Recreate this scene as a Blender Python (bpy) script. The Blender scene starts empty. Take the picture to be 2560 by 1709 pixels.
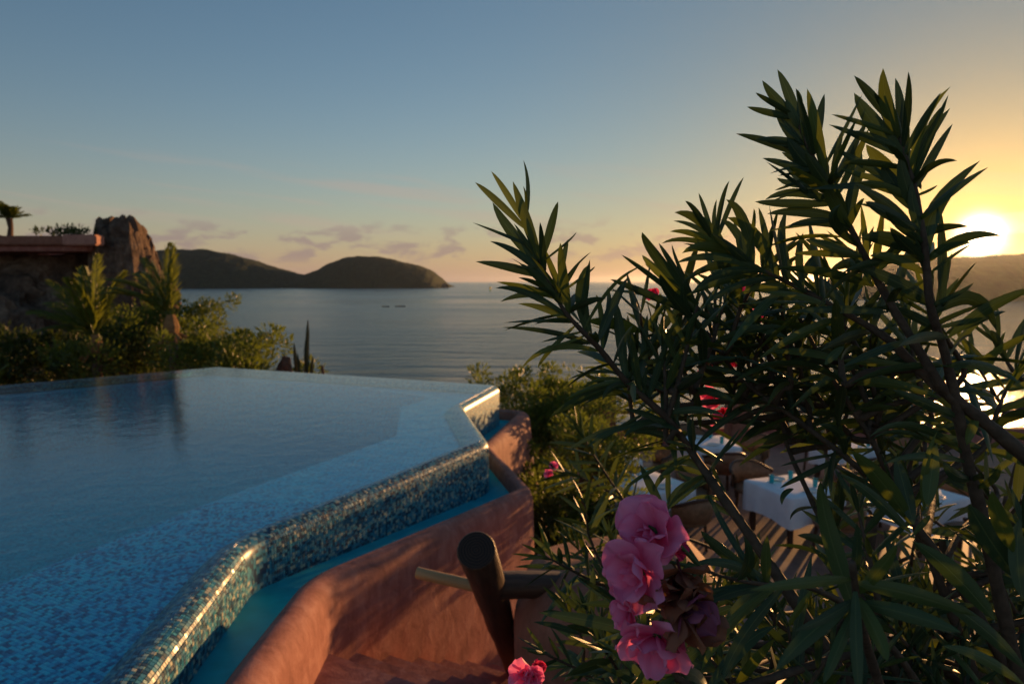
import bpy, bmesh, math, random
from mathutils import Vector, Matrix, noise
R = math.radians
scene = bpy.context.scene
col = scene.collection

# ------------------------------------------------------------------ camera
CAM_Z = 1.5
PITCH = 5.07
cd = bpy.data.cameras.new('camera'); cam = bpy.data.objects.new('camera', cd); col.objects.link(cam)
cd.lens = 24; cd.sensor_width = 36; cd.clip_start = 0.05; cd.clip_end = 200000
cam.location = (0, 0, CAM_Z); cam.rotation_euler = (R(90 - PITCH), 0, 0)
cd.dof.use_dof = True; cd.dof.focus_distance = 0.85; cd.dof.aperture_fstop = 8.0
scene.camera = cam
scene.view_settings.view_transform = 'Standard'; scene.view_settings.look = 'None'
scene.view_settings.gamma = 1.0; scene.view_settings.use_curve_mapping = False
scene.view_settings.exposure = 0.68
scene.cycles.use_denoising = True
scene.cycles.max_bounces = 10; scene.cycles.transparent_max_bounces = 16
scene.cycles.sample_clamp_indirect = 6.0
scene.cycles.volume_step_rate = 5

# ------------------------------------------------------------------ sky and sun
SUN_AZ, SUN_EL = R(34.2), R(3.13)       # azimuth clockwise from +Y
SUN_DIR = Vector((math.sin(SUN_AZ) * math.cos(SUN_EL), math.cos(SUN_AZ) * math.cos(SUN_EL), math.sin(SUN_EL)))
SKY_STRENGTH = 0.12
world = bpy.data.worlds.new('World'); scene.world = world; world.use_nodes = True
wt = world.node_tree; wt.nodes.clear()

class N:
    """tiny helper to wire math nodes"""
    def __init__(s, tree): s.t = tree
    def _set(s, sock, v):
        if isinstance(v, bpy.types.NodeSocket): s.t.links.new(v, sock)
        else: sock.default_value = v
    def node(s, typ, **kw):
        n = s.t.nodes.new(typ)
        for k, v in kw.items():
            if k.startswith('i_'):
                s._set(n.inputs[k[2:].replace('_', ' ')], v)
            else: setattr(n, k, v)
        return n
    def m(s, op, a, b=0.0, c=0.0, clamp=False):
        n = s.t.nodes.new('ShaderNodeMath'); n.operation = op; n.use_clamp = clamp
        for i, v in enumerate((a, b, c)): s._set(n.inputs[i], v)
        return n.outputs[0]
    def ramp(s, x, lo, hi):            # smooth 0..1
        n = s.t.nodes.new('ShaderNodeMapRange'); n.interpolation_type = 'SMOOTHSTEP'
        s._set(n.inputs['Value'], x); n.inputs['From Min'].default_value = lo; n.inputs['From Max'].default_value = hi
        return n.outputs[0]
    def mix(s, f, a, b, blend='MIX'):
        n = s.t.nodes.new('ShaderNodeMix'); n.data_type = 'RGBA'; n.blend_type = blend
        s._set(n.inputs[0], f); s._set(n.inputs[6], a); s._set(n.inputs[7], b)
        return n.outputs[2]
    def noise(s, vec, scale, detail=4, rough=0.55, dist=0.0):
        n = s.t.nodes.new('ShaderNodeTexNoise')
        if vec is not None: s.t.links.new(vec, n.inputs['Vector'])
        n.inputs['Scale'].default_value = scale; n.inputs['Detail'].default_value = detail
        n.inputs['Roughness'].default_value = rough; n.inputs['Distortion'].default_value = dist
        return n.outputs['Fac']
    def combine(s, x, y, z):
        n = s.t.nodes.new('ShaderNodeCombineXYZ')
        for i, v in enumerate((x, y, z)): s._set(n.inputs[i], v)
        return n.outputs[0]
    def cramp(s, fac, stops, interp='LINEAR'):
        n = s.t.nodes.new('ShaderNodeValToRGB'); n.color_ramp.interpolation = interp
        e = n.color_ramp.elements
        while len(e) < len(stops): e.new(0.5)
        for el, (p, c) in zip(e, stops): el.position = p; el.color = (c[0], c[1], c[2], 1)
        s._set(n.inputs[0], fac)
        return n.outputs[0]

w = N(wt)
sky = w.node('ShaderNodeTexSky', sky_type='NISHITA', sun_disc=False, sun_elevation=SUN_EL, sun_rotation=SUN_AZ,
             altitude=20, air_density=1.0, dust_density=0.15, ozone_density=2.0)
tc = w.node('ShaderNodeTexCoord')
sep = w.node('ShaderNodeSeparateXYZ'); wt.links.new(tc.outputs['Generated'], sep.inputs[0])
dx, dy, dz = sep.outputs
el = w.m('ARCSINE', dz)                                  # radians
az = w.m('ARCTAN2', dx, dy)
vd = w.node('ShaderNodeVectorMath', operation='DOT_PRODUCT'); wt.links.new(tc.outputs['Generated'], vd.inputs[0]); vd.inputs[1].default_value = SUN_DIR
ang = w.m('ARCCOSINE', w.m('MINIMUM', vd.outputs['Value'], 0.999999))      # angle to the sun
# aureole of the low sun in humid sea air, and the sun itself behind thin cloud
a1 = w.m('EXPONENT', w.m('MULTIPLY', w.m('POWER', w.m('DIVIDE', ang, R(1.0)), 2.0), -1.0))
a2 = w.m('EXPONENT', w.m('DIVIDE', ang, R(-3.6)))
a3 = w.m('EXPONENT', w.m('DIVIDE', ang, R(-14.0)))
skycol = w.mix(1.0, sky.outputs[0], w.mix(w.m('EXPONENT', w.m('DIVIDE', ang, R(-26.0))), (.95, 1.03, 1.12, 1), (.50, .37, .16, 1)), 'MULTIPLY')
# humid air over the sea: pinkish veil towards the horizon, golden nearer the sun
veil_c = w.mix(w.m('EXPONENT', w.m('DIVIDE', ang, R(-16.0))), (2.30, 1.47, 1.36, 1), (3.8, 1.75, .42, 1))
veil = w.m('MULTIPLY', w.m('EXPONENT', w.m('DIVIDE', w.m('MAXIMUM', el, 0.0), R(-5.0))), .86)
skycol = w.mix(veil, skycol, veil_c)
# low cumulus puffs above the horizon
cvec = w.combine(w.m('MULTIPLY', az, 9.0), w.m('MULTIPLY', el, 22.0), 3.7)
n1 = w.noise(cvec, 2.1, 5, 0.52, 0.25)
band = w.m('MULTIPLY', w.ramp(el, R(0.9), R(2.2)), w.m('SUBTRACT', 1.0, w.ramp(el, R(3.2), R(5.8))))
puff = w.m('MULTIPLY', w.ramp(w.m('ADD', n1, w.m('MULTIPLY', band, 0.12)), 0.57, 0.71), band)
# thin high streaks
svec = w.combine(w.m('MULTIPLY', w.m('ADD', az, w.m('MULTIPLY', el, 1.3)), 3.0), w.m('MULTIPLY', w.m('ADD', el, w.m('MULTIPLY', az, 0.10)), 34.0), 1.2)
n2 = w.noise(svec, 1.0, 3, 0.5, 0.2)
sband = w.m('MULTIPLY', w.ramp(el, R(3.0), R(5.0)), w.m('SUBTRACT', 1.0, w.ramp(el, R(7.5), R(10.5))))
streak = w.m('MULTIPLY', w.m('MULTIPLY', w.ramp(n2, 0.50, 0.68), sband), 0.3)
near_sun = w.m('EXPONENT', w.m('DIVIDE', ang, R(-7.0)))
CLOUD_DIM, CLOUD_LIT, STREAK = (1.5, 1.05, 1.10, 1), (22, 11, 3, 1), (2.7, 1.9, 1.55, 1)
c_puff = w.mix(near_sun, CLOUD_DIM, CLOUD_LIT)
base = w.mix(streak, skycol, STREAK)
base = w.mix(w.m('MULTIPLY', puff, 0.62), base, c_puff)
def scaled(c, f):
    return w.mix(1.0, c, w.combine(f, f, f), 'MULTIPLY')
glow = w.mix(1.0, scaled((1.0, 0.52, 0.13, 1), w.m('MULTIPLY', a2, 4.2)), scaled((1.0, 0.9, 0.72, 1), w.m('MULTIPLY', a1, 36.0)), 'ADD')
glow = w.mix(1.0, glow, scaled((1.0, 0.55, 0.12, 1), w.m('MULTIPLY', a3, .6)), 'ADD')
tot = w.mix(1.0, base, glow, 'ADD')
bg = w.node('ShaderNodeBackground'); wt.links.new(tot, bg.inputs[0]); bg.inputs[1].default_value = SKY_STRENGTH
wo = w.node('ShaderNodeOutputWorld'); wt.links.new(bg.outputs[0], wo.inputs[0])

sl = bpy.data.lights.new('sun', 'SUN'); so = bpy.data.objects.new('sun', sl); col.objects.link(so)
sl.energy = 4.4; sl.angle = R(0.6); sl.color = (1.0, 0.50, 0.18)
so.rotation_euler = (-SUN_DIR).to_track_quat('-Z', 'Y').to_euler(); so.location = (40, 60, 30)

# ------------------------------------------------------------------ helpers
rnd = random.Random(7)
def tag(o, label=None, cat=None, group=None, kind=None):
    if label: o['label'] = label
    if cat: o['category'] = cat
    if group: o['group'] = group
    if kind: o['kind'] = kind
    return o
def link(o, parent=None):
    col.objects.link(o)
    if parent is not None: o.parent = parent
    return o
def mesh(name, verts, faces, mat=None, smooth=False):
    me = bpy.data.meshes.new(name); me.from_pydata([tuple(v) for v in verts], [], faces); me.update()
    if mat: me.materials.append(mat)
    if smooth: me.polygons.foreach_set('use_smooth', [True] * len(me.polygons))
    return me
def obj(name, me, parent=None):
    return link(bpy.data.objects.new(name, me), parent)
def mobj(name, verts, faces, mat=None, parent=None, smooth=False):
    return obj(name, mesh(name, verts, faces, mat, smooth), parent)
def empty(name, loc=(0, 0, 0), rz=0.0):
    o = bpy.data.objects.new(name, None); o.location = loc; o.rotation_euler = (0, 0, rz); o.empty_display_size = 0.2
    return link(o)
def copy_tree(o, parent=None):
    c = o.copy(); link(c, parent)
    for ch in o.children: copy_tree(ch, c)
    return c
class MB:
    """collects simple shapes into one mesh"""
    def __init__(s): s.v = []; s.f = []
    def add(s, vs, fs):
        b = len(s.v); s.v += [Vector(v) for v in vs]; s.f += [tuple(b + i for i in f) for f in fs]
    def box(s, c, size, rot=None):
        x, y, z = (q / 2 for q in size); c = Vector(c)
        vs = [Vector((sx * x, sy * y, sz * z)) for sx in (-1, 1) for sy in (-1, 1) for sz in (-1, 1)]
        if rot: vs = [rot @ v for v in vs]
        s.add([c + v for v in vs], [(0, 1, 3, 2), (4, 6, 7, 5), (0, 4, 5, 1), (2, 3, 7, 6), (0, 2, 6, 4), (1, 5, 7, 3)])
    def tube(s, pts, rad, n=8, cap=True, wob=0.0):
        pts = [Vector(p) for p in pts]; k = len(pts)
        if not hasattr(rad, '__len__'): rad = [rad] * k
        ref = None; rings = []
        for i, p in enumerate(pts):
            d = (pts[min(i + 1, k - 1)] - pts[max(i - 1, 0)]).normalized()
            if ref is None:
                ref = d.orthogonal().normalized()
            ref = (ref - d * ref.dot(d)).normalized(); b = d.cross(ref)
            rings.append([p + (ref * math.cos(2 * math.pi * j / n) + b * math.sin(2 * math.pi * j / n)) * rad[i] * (1 + wob * (rnd.random() - .5)) for j in range(n)])
        vs = [v for r in rings for v in r]; fs = []
        for i in range(k - 1):
            for j in range(n):
                a, c = i * n + j, i * n + (j + 1) % n
                fs.append((a, c, c + n, a + n))
        if cap: fs += [tuple(range(n - 1, -1, -1)), tuple((k - 1) * n + j for j in range(n))]
        s.add(vs, fs)
    def lathe(s, c, prof, n=16):
        c = Vector(c); vs = []; fs = []
        for r, z in prof:
            vs += [c + Vector((r * math.cos(2 * math.pi * j / n), r * math.sin(2 * math.pi * j / n), z)) for j in range(n)]
        for i in range(len(prof) - 1):
            for j in range(n):
                a, b = i * n + j, i * n + (j + 1) % n
                fs.append((a, b, b + n, a + n))
        fs += [tuple(range(n - 1, -1, -1)), tuple((len(prof) - 1) * n + j for j in range(n))]
        s.add(vs, fs)
    def mesh(s, name, mat, smooth=False): return mesh(name, s.v, s.f, mat, smooth)
    def build(s, name, mat, parent=None, smooth=False): return obj(name, s.mesh(name, mat, smooth), parent)
def shade_auto(o, ang=40):
    me = o.data
    me.polygons.foreach_set('use_smooth', [True] * len(me.polygons))
    me.set_sharp_from_angle(angle=R(ang))
    return o
def rounded(poly, radii, seg=6, closed=True):
    """round the corners of an xy polyline (extra coordinates are interpolated)"""
    n = len(poly); out = []
    for i, p in enumerate(poly):
        r = radii[i] if hasattr(radii, '__len__') else radii
        if r <= 0 or (not closed and i in (0, n - 1)): out.append(tuple(p)); continue
        p = Vector(p); a = Vector(poly[i - 1]) - p; b = Vector(poly[(i + 1) % n]) - p
        la, lb = a.length, b.length; k = min(r, la * .45, lb * .45)
        A, B = p + a / la * k, p + b / lb * k
        for j in range(seg + 1):
            t = j / seg
            out.append(tuple((A * (1 - t) ** 2 + p * 2 * t * (1 - t) + B * t * t)))
    return out
def offset_dirs(poly, closed=True):
    """mitre vectors pointing to the left of travel, per vertex"""
    n = len(poly); res = []
    for i in range(n):
        p = Vector(poly[i][:2])
        d0 = (p - Vector(poly[i - 1][:2])).normalized() if (closed or i > 0) else None
        d1 = (Vector(poly[(i + 1) % n][:2]) - p).normalized() if (closed or i < n - 1) else None
        if d0 is None: d0 = d1
        if d1 is None: d1 = d0
        n0, n1 = Vector((-d0.y, d0.x)), Vector((-d1.y, d1.x))
        m_ = (n0 + n1).normalized(); res.append(m_ / max(0.35, m_.dot(n0)))
    return res

# ------------------------------------------------------------------ materials
def material(name, rough=0.6, spec=0.3, metallic=0.0):
    m = bpy.data.materials.new(name); m.use_nodes = True
    t = m.node_tree; b = t.nodes['Principled BSDF']
    b.inputs['Roughness'].default_value = rough; b.inputs['Specular IOR Level'].default_value = spec; b.inputs['Metallic'].default_value = metallic
    return m, N(t), b
def bump(n, b, height, strength=0.3, dist=0.01):
    bn = n.t.nodes.new('ShaderNodeBump'); bn.inputs['Strength'].default_value = strength; bn.inputs['Distance'].default_value = dist
    n.t.links.new(height, bn.inputs['Height']); n.t.links.new(bn.outputs[0], b.inputs['Normal'])
    return bn
def L(n, a, b): n.t.links.new(a, b)
def objco(n): return n.node('ShaderNodeTexCoord').outputs['Object']
def geopos(n): return n.node('ShaderNodeNewGeometry').outputs['Position']
def mapped(n, vec, scale):
    mp = n.node('ShaderNodeMapping'); L(n, vec, mp.inputs[0]); mp.inputs['Scale'].default_value = scale
    return mp.outputs[0]
MAT = {}

# red lime plaster: mottled, with drip streaks
def plaster(name, dark, mid, light):
    m, n, b = material(name, 0.8, 0.15)
    p = geopos(n)
    f1 = n.noise(mapped(n, p, (1, 1, .85)), 7, 6, .65, .5)
    f2 = n.noise(mapped(n, p, (1, 1, 0.35)), 22, 5, .65, .4)
    f3 = n.noise(p, 120, 3, .6)
    c = n.cramp(n.m('ADD', n.m('MULTIPLY', f1, .65), n.m('MULTIPLY', f2, .35)), [(.34, dark), (.5, mid), (.64, light)])
    scrape = n.ramp(n.noise(mapped(n, p, (1, 1, .35)), 15, 6, .7, 1.0), .60, .70)
    c = n.mix(n.m('MULTIPLY', scrape, .35), c, (light[0] * 1.25, light[1] * 1.5, light[2] * 1.6, 1))
    L(n, c, b.inputs['Base Color'])
    bump(n, b, n.m('ADD', n.m('MULTIPLY', f1, 1.0), n.m('MULTIPLY', f3, .25)), .35, .02)
    return m
MAT['plaster'] = plaster('red_plaster', (.23, .09, .075), (.33, .14, .115), (.42, .205, .17))
MAT['plaster_brown'] = plaster('brown_plaster', (.20, .085, .055), (.27, .12, .08), (.33, .16, .11))
MAT['plaster_pale'] = plaster('pink_plaster', (.33, .16, .12), (.42, .21, .16), (.5, .27, .2))

def simple(name, c, rough=.6, spec=.3, var=.15, scale=20, bmp=0.0):
    m, n, b = material(name, rough, spec)
    f = n.noise(objco(n), scale, 4, .6)
    L(n, n.cramp(f, [(.3, [x * (1 - var) for x in c]), (.7, [x * (1 + var) for x in c])]), b.inputs['Base Color'])
    if bmp: bump(n, b, f, bmp, .01)
    return m
MAT['turquoise'] = simple('turquoise_paint', (.015, .46, .60), .6, .15, .12, 9)
MAT['white_cloth'] = simple('white_cloth', (.82, .83, .86), .85, .1, .06, 6)
MAT['wood_dark'] = simple('dark_wood', (.07, .035, .02), .5, .4, .4, 25, .2)
MAT['leather'] = simple('tan_leather', (.22, .12, .065), .5, .3, .3, 14, .15)
MAT['glass_teal'] = simple('teal_glass', (.02, .38, .42), .08, .7, .05)
MAT['white_paint'] = simple('white_paint', (.7, .68, .62), .6, .3, .08)
MAT['grey_stone'] = simple('grey_stone', (.2, .17, .15), .85, .2, .35, 8, .5)
MAT['yellow'] = simple('yellow_paint', (.6, .42, .04), .5)
MAT['green_paint'] = simple('green_paint', (.05, .28, .06), .5)
MAT['boat_dark'] = simple('dark_boat_paint', (.06, .045, .04), .5)
MAT['terrace_floor'] = simple('terracotta_floor', (.27, .14, .1), .6, .3, .25, 5)

# logs: long bark fibres along local Z
def log_mat(name, dark, light):
    m, n, b = material(name, .5, .35)
    f = n.noise(mapped(n, objco(n), (1, 1, .08)), 42, 5, .65)
    L(n, n.cramp(f, [(.32, dark), (.68, light)]), b.inputs['Base Color']); bump(n, b, f, .5, .01)
    return m
MAT['log'] = log_mat('weathered_log', (.035, .018, .012), (.095, .05, .032))
MAT['log_sun_gold'] = log_mat('sun_gold_log', (.36, .19, .08), (.52, .30, .13))  # peg wood: gold of the low sun put into the base colour
def endgrain():
    m, n, b = material('log_end_grain', .6, .25)
    p = objco(n); ln = n.node('ShaderNodeVectorMath', operation='LENGTH'); L(n, mapped(n, p, (1, 1, 0)), ln.inputs[0])
    rings = n.m('SINE', n.m('ADD', n.m('MULTIPLY', ln.outputs['Value'], 520), n.m('MULTIPLY', n.noise(p, 18, 3), 9)))
    L(n, n.cramp(n.m('MULTIPLY_ADD', rings, .5, .5), [(.2, (.022, .013, .01)), (.8, (.048, .027, .018))]), b.inputs['Base Color'])
    bump(n, b, rings, .2, .002)
    return m
MAT['endgrain'] = endgrain()

# glass mosaic: a colour per piece
TILE_OUT = [(.0, (.02, .06, .11)), (.16, (.03, .14, .22)), (.34, (.04, .23, .34)), (.55, (.02, .085, .13)), (.66, (.06, .31, .40)), (.80, (.22, .38, .37)), (.92, (.46, .48, .37))]
TILE_IN = [(.0, (.008, .12, .30)), (.14, (.012, .30, .56)), (.32, (.015, .52, .80)), (.50, (.010, .22, .44)), (.60, (.02, .60, .84)), (.84, (.04, .66, .86))]
def tile_piece_mat(name, stops):
    m, n, b = material(name, .14, .38)
    g = n.node('ShaderNodeNewGeometry'); oi = n.node('ShaderNodeObjectInfo')
    r = n.m('FRACT', n.m('ADD', g.outputs['Random Per Island'], oi.outputs['Random']))
    L(n, n.cramp(r, stops, 'CONSTANT'), b.inputs['Base Color'])
    r2 = n.m('FRACT', n.m('MULTIPLY', r, 37.7))
    L(n, n.m('MULTIPLY_ADD', r2, .30, .30), b.inputs['Roughness'])
    return m
MAT['tile'] = tile_piece_mat('iridescent_glass_tile', TILE_OUT); MAT['tile_blue'] = tile_piece_mat('blue_glass_tile', TILE_IN)
def tile_far_mat(name, stops, soft=0.0, mean=(0, 0, 0)):
    """pieces too far to tell apart: a random colour per cell on the surface"""
    m, n, b = material(name, .36, .35)
    p = geopos(n)
    mp = n.node('ShaderNodeMapping'); L(n, p, mp.inputs[0]); mp.inputs['Rotation'].default_value = (0, 0, R(-27.6)); 
    sc_ = n.node('ShaderNodeVectorMath', operation='SCALE'); L(n, mp.outputs[0], sc_.inputs[0]); sc_.inputs['Scale'].default_value = 1 / .021
    fl = n.node('ShaderNodeVectorMath', operation='FLOOR'); L(n, sc_.outputs[0], fl.inputs[0])
    wn = n.node('ShaderNodeTexWhiteNoise'); L(n, fl.outputs[0], wn.inputs['Vector'])
    L(n, n.mix(soft, n.cramp(wn.outputs['Value'], stops, 'CONSTANT'), (*mean, 1)), b.inputs['Base Color'])
    return m
MAT['mosaic'] = tile_far_mat('glass_mosaic', TILE_OUT); MAT['mosaic_blue'] = tile_far_mat('blue_glass_mosaic', TILE_IN, .35, (.015, .45, .68))
MAT['grout'] = simple('dark_grout', (.03, .06, .07), .6, .3, .2, 60)

# vegetation
def leafy(name, c1, c2, trans, rough=.45, tf=.35):
    m, n, b = material(name, rough, .35)
    g = n.node('ShaderNodeNewGeometry')
    f = n.m('ADD', n.m('MULTIPLY', g.outputs['Random Per Island'], .6), n.m('MULTIPLY', n.noise(g.outputs['Position'], 1.3, 3), .5))
    L(n, n.cramp(f, [(.2, c1), (.85, c2)]), b.inputs['Base Color'])
    tr = n.node('ShaderNodeBsdfTranslucent'); tr.inputs[0].default_value = (*trans, 1)
    mx = n.node('ShaderNodeMixShader'); mx.inputs[0].default_value = tf
    L(n, b.outputs[0], mx.inputs[1]); L(n, tr.outputs[0], mx.inputs[2]); L(n, mx.outputs[0], n.t.nodes['Material Output'].inputs[0])
    return m
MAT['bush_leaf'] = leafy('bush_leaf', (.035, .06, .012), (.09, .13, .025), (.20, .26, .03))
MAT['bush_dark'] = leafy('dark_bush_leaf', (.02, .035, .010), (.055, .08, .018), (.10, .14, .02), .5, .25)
MAT['palm_leaf'] = leafy('palm_leaf', (.05, .085, .012), (.11, .14, .025), (.24, .28, .03))
MAT['dry_frond'] = simple('dry_palm_fibre', (.25, .14, .06), .8, .1, .3, 20)
MAT['bark'] = simple('bark', (.11, .07, .05), .9, .1, .35, 20, .5)
MAT['cactus'] = simple('cactus_skin', (.035, .05, .025), .7, .2, .3, 10)
MAT['soil'] = simple('dark_soil', (.05, .035, .025), .95, .1, .4, 6, .5)
MAT['forest'] = None
def forest():
    m, n, b = material('forest_canopy', .95, .05)
    f = n.noise(geopos(n), .05, 6, .7)
    L(n, n.cramp(f, [(.3, (.018, .026, .020)), (.7, (.045, .06, .035))]), b.inputs['Base Color'])
    return m
MAT['forest'] = forest()
def rock():
    m, n, b = material('craggy_rock', .9, .15)
    p = geopos(n)
    f1 = n.noise(p, .9, 8, .65, .6); f2 = n.noise(p, 5, 6, .7)
    c = n.cramp(n.m('ADD', n.m('MULTIPLY', f1, .6), n.m('MULTIPLY', f2, .4)), [(.30, (.035, .026, .02)), (.46, (.12, .08, .058)), (.57, (.22, .155, .11)), (.70, (.38, .30, .24))])
    L(n, c, b.inputs['Base Color']); bump(n, b, n.m('ADD', f1, n.m('MULTIPLY', f2, .6)), .9, .25)
    return m
MAT['rock'] = rock()

# sea
def sea_mat():
    m, n, b = material('sea_water', .12, .5)
    b.inputs['IOR'].default_value = 1.33
    p = geopos(n)
    b.inputs['Base Color'].default_value = (.05, .098, .098, 1)
    w1 = n.noise(mapped(n, p, (.5, 1.0, 1)), .42, 6, .65, .4)      # chop, crests roughly across the view
    w2 = n.noise(mapped(n, p, (.30, 1.0, 1)), .085, 5, .55, .3)     # swell
    w3 = n.noise(mapped(n, p, (.25, 1.0, 1)), .006, 3, .5, .5)     # slicks
    h = n.m('ADD', n.m('MULTIPLY', w1, 1.0), n.m('MULTIPLY', w2, 7.0))
    bn = bump(n, b, h, .34, 1.0)
    L(n, n.m('MULTIPLY_ADD', n.ramp(w3, .35, .65), .10, .13), b.inputs['Roughness'])
    L(n, n.m('MULTIPLY_ADD', n.ramp(w3, .3, .7),   .22, .38), bn.inputs['Strength'])
    return m
MAT['sea'] = sea_mat()

# pool water: clear, fresnel reflection over straight transmission, absorption in its body
def pool_mat():
    m = bpy.data.materials.new('pool_water'); m.use_nodes = True; n = N(m.node_tree); n.t.nodes.clear()
    p = geopos(n)
    h = n.m('ADD', n.noise(mapped(n, p, (1, .8, 1)), 5.5, 4, .55, .4), n.m('MULTIPLY', n.noise(p, 22, 2, .5), .14))
    bn = n.node('ShaderNodeBump'); bn.inputs['Strength'].default_value = .10; bn.inputs['Distance'].default_value = .05; L(n, h, bn.inputs['Height'])
    gi = n.node('ShaderNodeNewGeometry'); dt = n.node('ShaderNodeVectorMath', operation='DOT_PRODUCT'); L(n, gi.outputs['Incoming'], dt.inputs[0]); L(n, bn.outputs[0], dt.inputs[1])
    cs = n.m('SUBTRACT', 1.0, n.m('ABSOLUTE', dt.outputs['Value']), clamp=True)
    frs = n.m('MULTIPLY_ADD', n.m('POWER', cs, 4.4), .98, .02)       # same from either side: the light was bent on its way in
    tr = n.node('ShaderNodeBsdfTransparent'); tr.inputs[0].default_value = (1, 1, 1, 1)
    gl = n.node('ShaderNodeBsdfGlossy'); gl.inputs['Roughness'].default_value = .12; L(n, bn.outputs[0], gl.inputs['Normal'])
    mx = n.node('ShaderNodeMixShader'); L(n, frs, mx.inputs[0]); L(n, tr.outputs[0], mx.inputs[1]); L(n, gl.outputs[0], mx.inputs[2])
    va = n.node('ShaderNodeVolumeAbsorption'); va.inputs['Color'].default_value = (.0, .955, .935, 1); va.inputs['Density'].default_value = 1.2
    o = n.node('ShaderNodeOutputMaterial'); L(n, mx.outputs[0], o.inputs[0]); L(n, va.outputs[0], o.inputs[1])
    return m
MAT['pool_water'] = pool_mat()

# ------------------------------------------------------------------ sea, hills, hillside
SEA_Z = -25.0
D = 30000.0
ys = [-400, 40, 120, 300, 700, 1500, 4000, 12000, D]
sv = []; sf = []
for j, y in enumerate(ys):
    for i, x in enumerate((-D, -4000, -400, 0, 400, 4000, D)): sv.append((x, y, SEA_Z))
for j in range(len(ys) - 1):
    for i in range(6):
        a = j * 7 + i; sf.append((a, a + 1, a + 8, a + 7))
sea = mobj('sea', sv, sf, MAT['sea']); tag(sea, 'calm grey-green bay reaching the horizon', 'sea', kind='structure')

def interp(tab, x):
    if x <= tab[0][0]: return tab[0][1]
    for (x0, y0), (x1, y1) in zip(tab, tab[1:]):
        if x <= x1:
            t = (x - x0) / (x1 - x0); t = t * t * (3 - 2 * t) * .5 + t * .5
            return y0 + (y1 - y0) * t
    return tab[-1][1]
def hill(name, ridge, x0, x1, ys_, yr, ye, nx, ny, rough, label, seed):
    """ridge: (x at the ridge line, height above the sea); shore at ys_, ridge at yr, far foot at ye"""
    vs = []; fs = []
    for j in range(ny + 1):
        y = ys_ + (ye - ys_) * j / ny
        if y < yr: k = math.sin(.5 * math.pi * (y - ys_) / (yr - ys_)) ** .8
        else: k = math.cos(.5 * math.pi * (y - yr) / (ye - yr)) ** .9
        for i in range(nx + 1):
            x = x0 + (x1 - x0) * i / nx
            h = interp(ridge, x * yr / (yr + .25 * (y - yr)))
            q = Vector((x * .012 + seed, y * .012, seed)); q2 = Vector((x * .11, y * .11, seed))
            big = noise.fractal(q, 1.0, 2.0, 4) * .10
            z = h * k * (1 + big * (1 - abs(2 * k - 1) * .6)) + (noise.noise(q2) * rough + noise.noise(q2 * 2.3) * rough * .5 if h * k > 1 else 0)
            if h < 1: z = -3
            vs.append((x, y, SEA_Z - 2 + z))
    for j in range(ny):
        for i in range(nx):
            a = j * (nx + 1) + i; fs.append((a, a + 1, a + nx + 2, a + nx + 1))
    o = mobj(name, vs, fs, MAT['forest'], smooth=False)
    return tag(o, label, 'hill', kind='structure')
def ridge_from(tab, yr):       # (view column, view row) of the skyline turned into metres at the ridge distance
    return [((u - 1174.5) / 1566 * yr, CAM_Z + yr * (645 - v) / 1566 - SEA_Z + 2) for u, v in tab]
HR = 2950.0
left_tab = [(-200, 600), (100, 590), (250, 582), (330, 578), (400, 574), (470, 573), (520, 580), (570, 594), (620, 612), (680, 628), (705, 632), (730, 622), (770, 602), (800, 592), (830, 588), (870, 589), (900, 595), (930, 603), (960, 609), (985, 618), (1003, 632), (1014, 648), (1024, 657), (1032, 660)]
lt = ridge_from(left_tab, HR); lt[-1] = (lt[-1][0], 0.0)
hill('headland', lt, lt[0][0], lt[-1][0] + 8, 2570, HR, 3700, 460, 60, 3.2, 'dark wooded headland of two humps across the bay', 3.1)
RR = 1150.0
right_tab = [(1880, 676), (1930, 655), (1990, 630), (2060, 606), (2140, 592), (2240, 589), (2349, 584), (2450, 572), (2650, 560), (2900, 585)]
rt = ridge_from(right_tab, RR); rt[0] = (rt[0][0], 0.0)
hill('hill', rt, rt[0][0] - 4, rt[-1][0], 905, RR, 1700, 260, 50, 2.4, 'wooded hill right under the setting sun', 8.4)

def ground_h(x, y):
    # terrace shelf beside the pool, falling to the sea
    s = y - 15.5 + max(0, -x - 3) * -.25
    z = -2.6
    if s > 0: z -= s * .75 + min(s, 8) * .2
    if x < -6: z += min(1.0, (-x - 6) / 12) * max(0, 2.2 - abs(y - 24) * .09)
    z += noise.noise(Vector((x * .25, y * .25, 0))) * .25
    return max(z, SEA_Z - 6)
vs = []; fs = []; nx, ny = 90, 110
for j in range(ny + 1):
    for i in range(nx + 1):
        x = -60 + 120 * i / nx; y = -12 + 76 * j / ny
        vs.append((x, y, ground_h(x, y)))
for j in range(ny):
    for i in range(nx):
        a = j * (nx + 1) + i; fs.append((a, a + 1, a + nx + 2, a + nx + 1))
hs = mobj('hillside', vs, fs, MAT['soil'], smooth=True); tag(hs, 'dark earth slope falling from the pool to the bay', 'ground', kind='structure')

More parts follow.
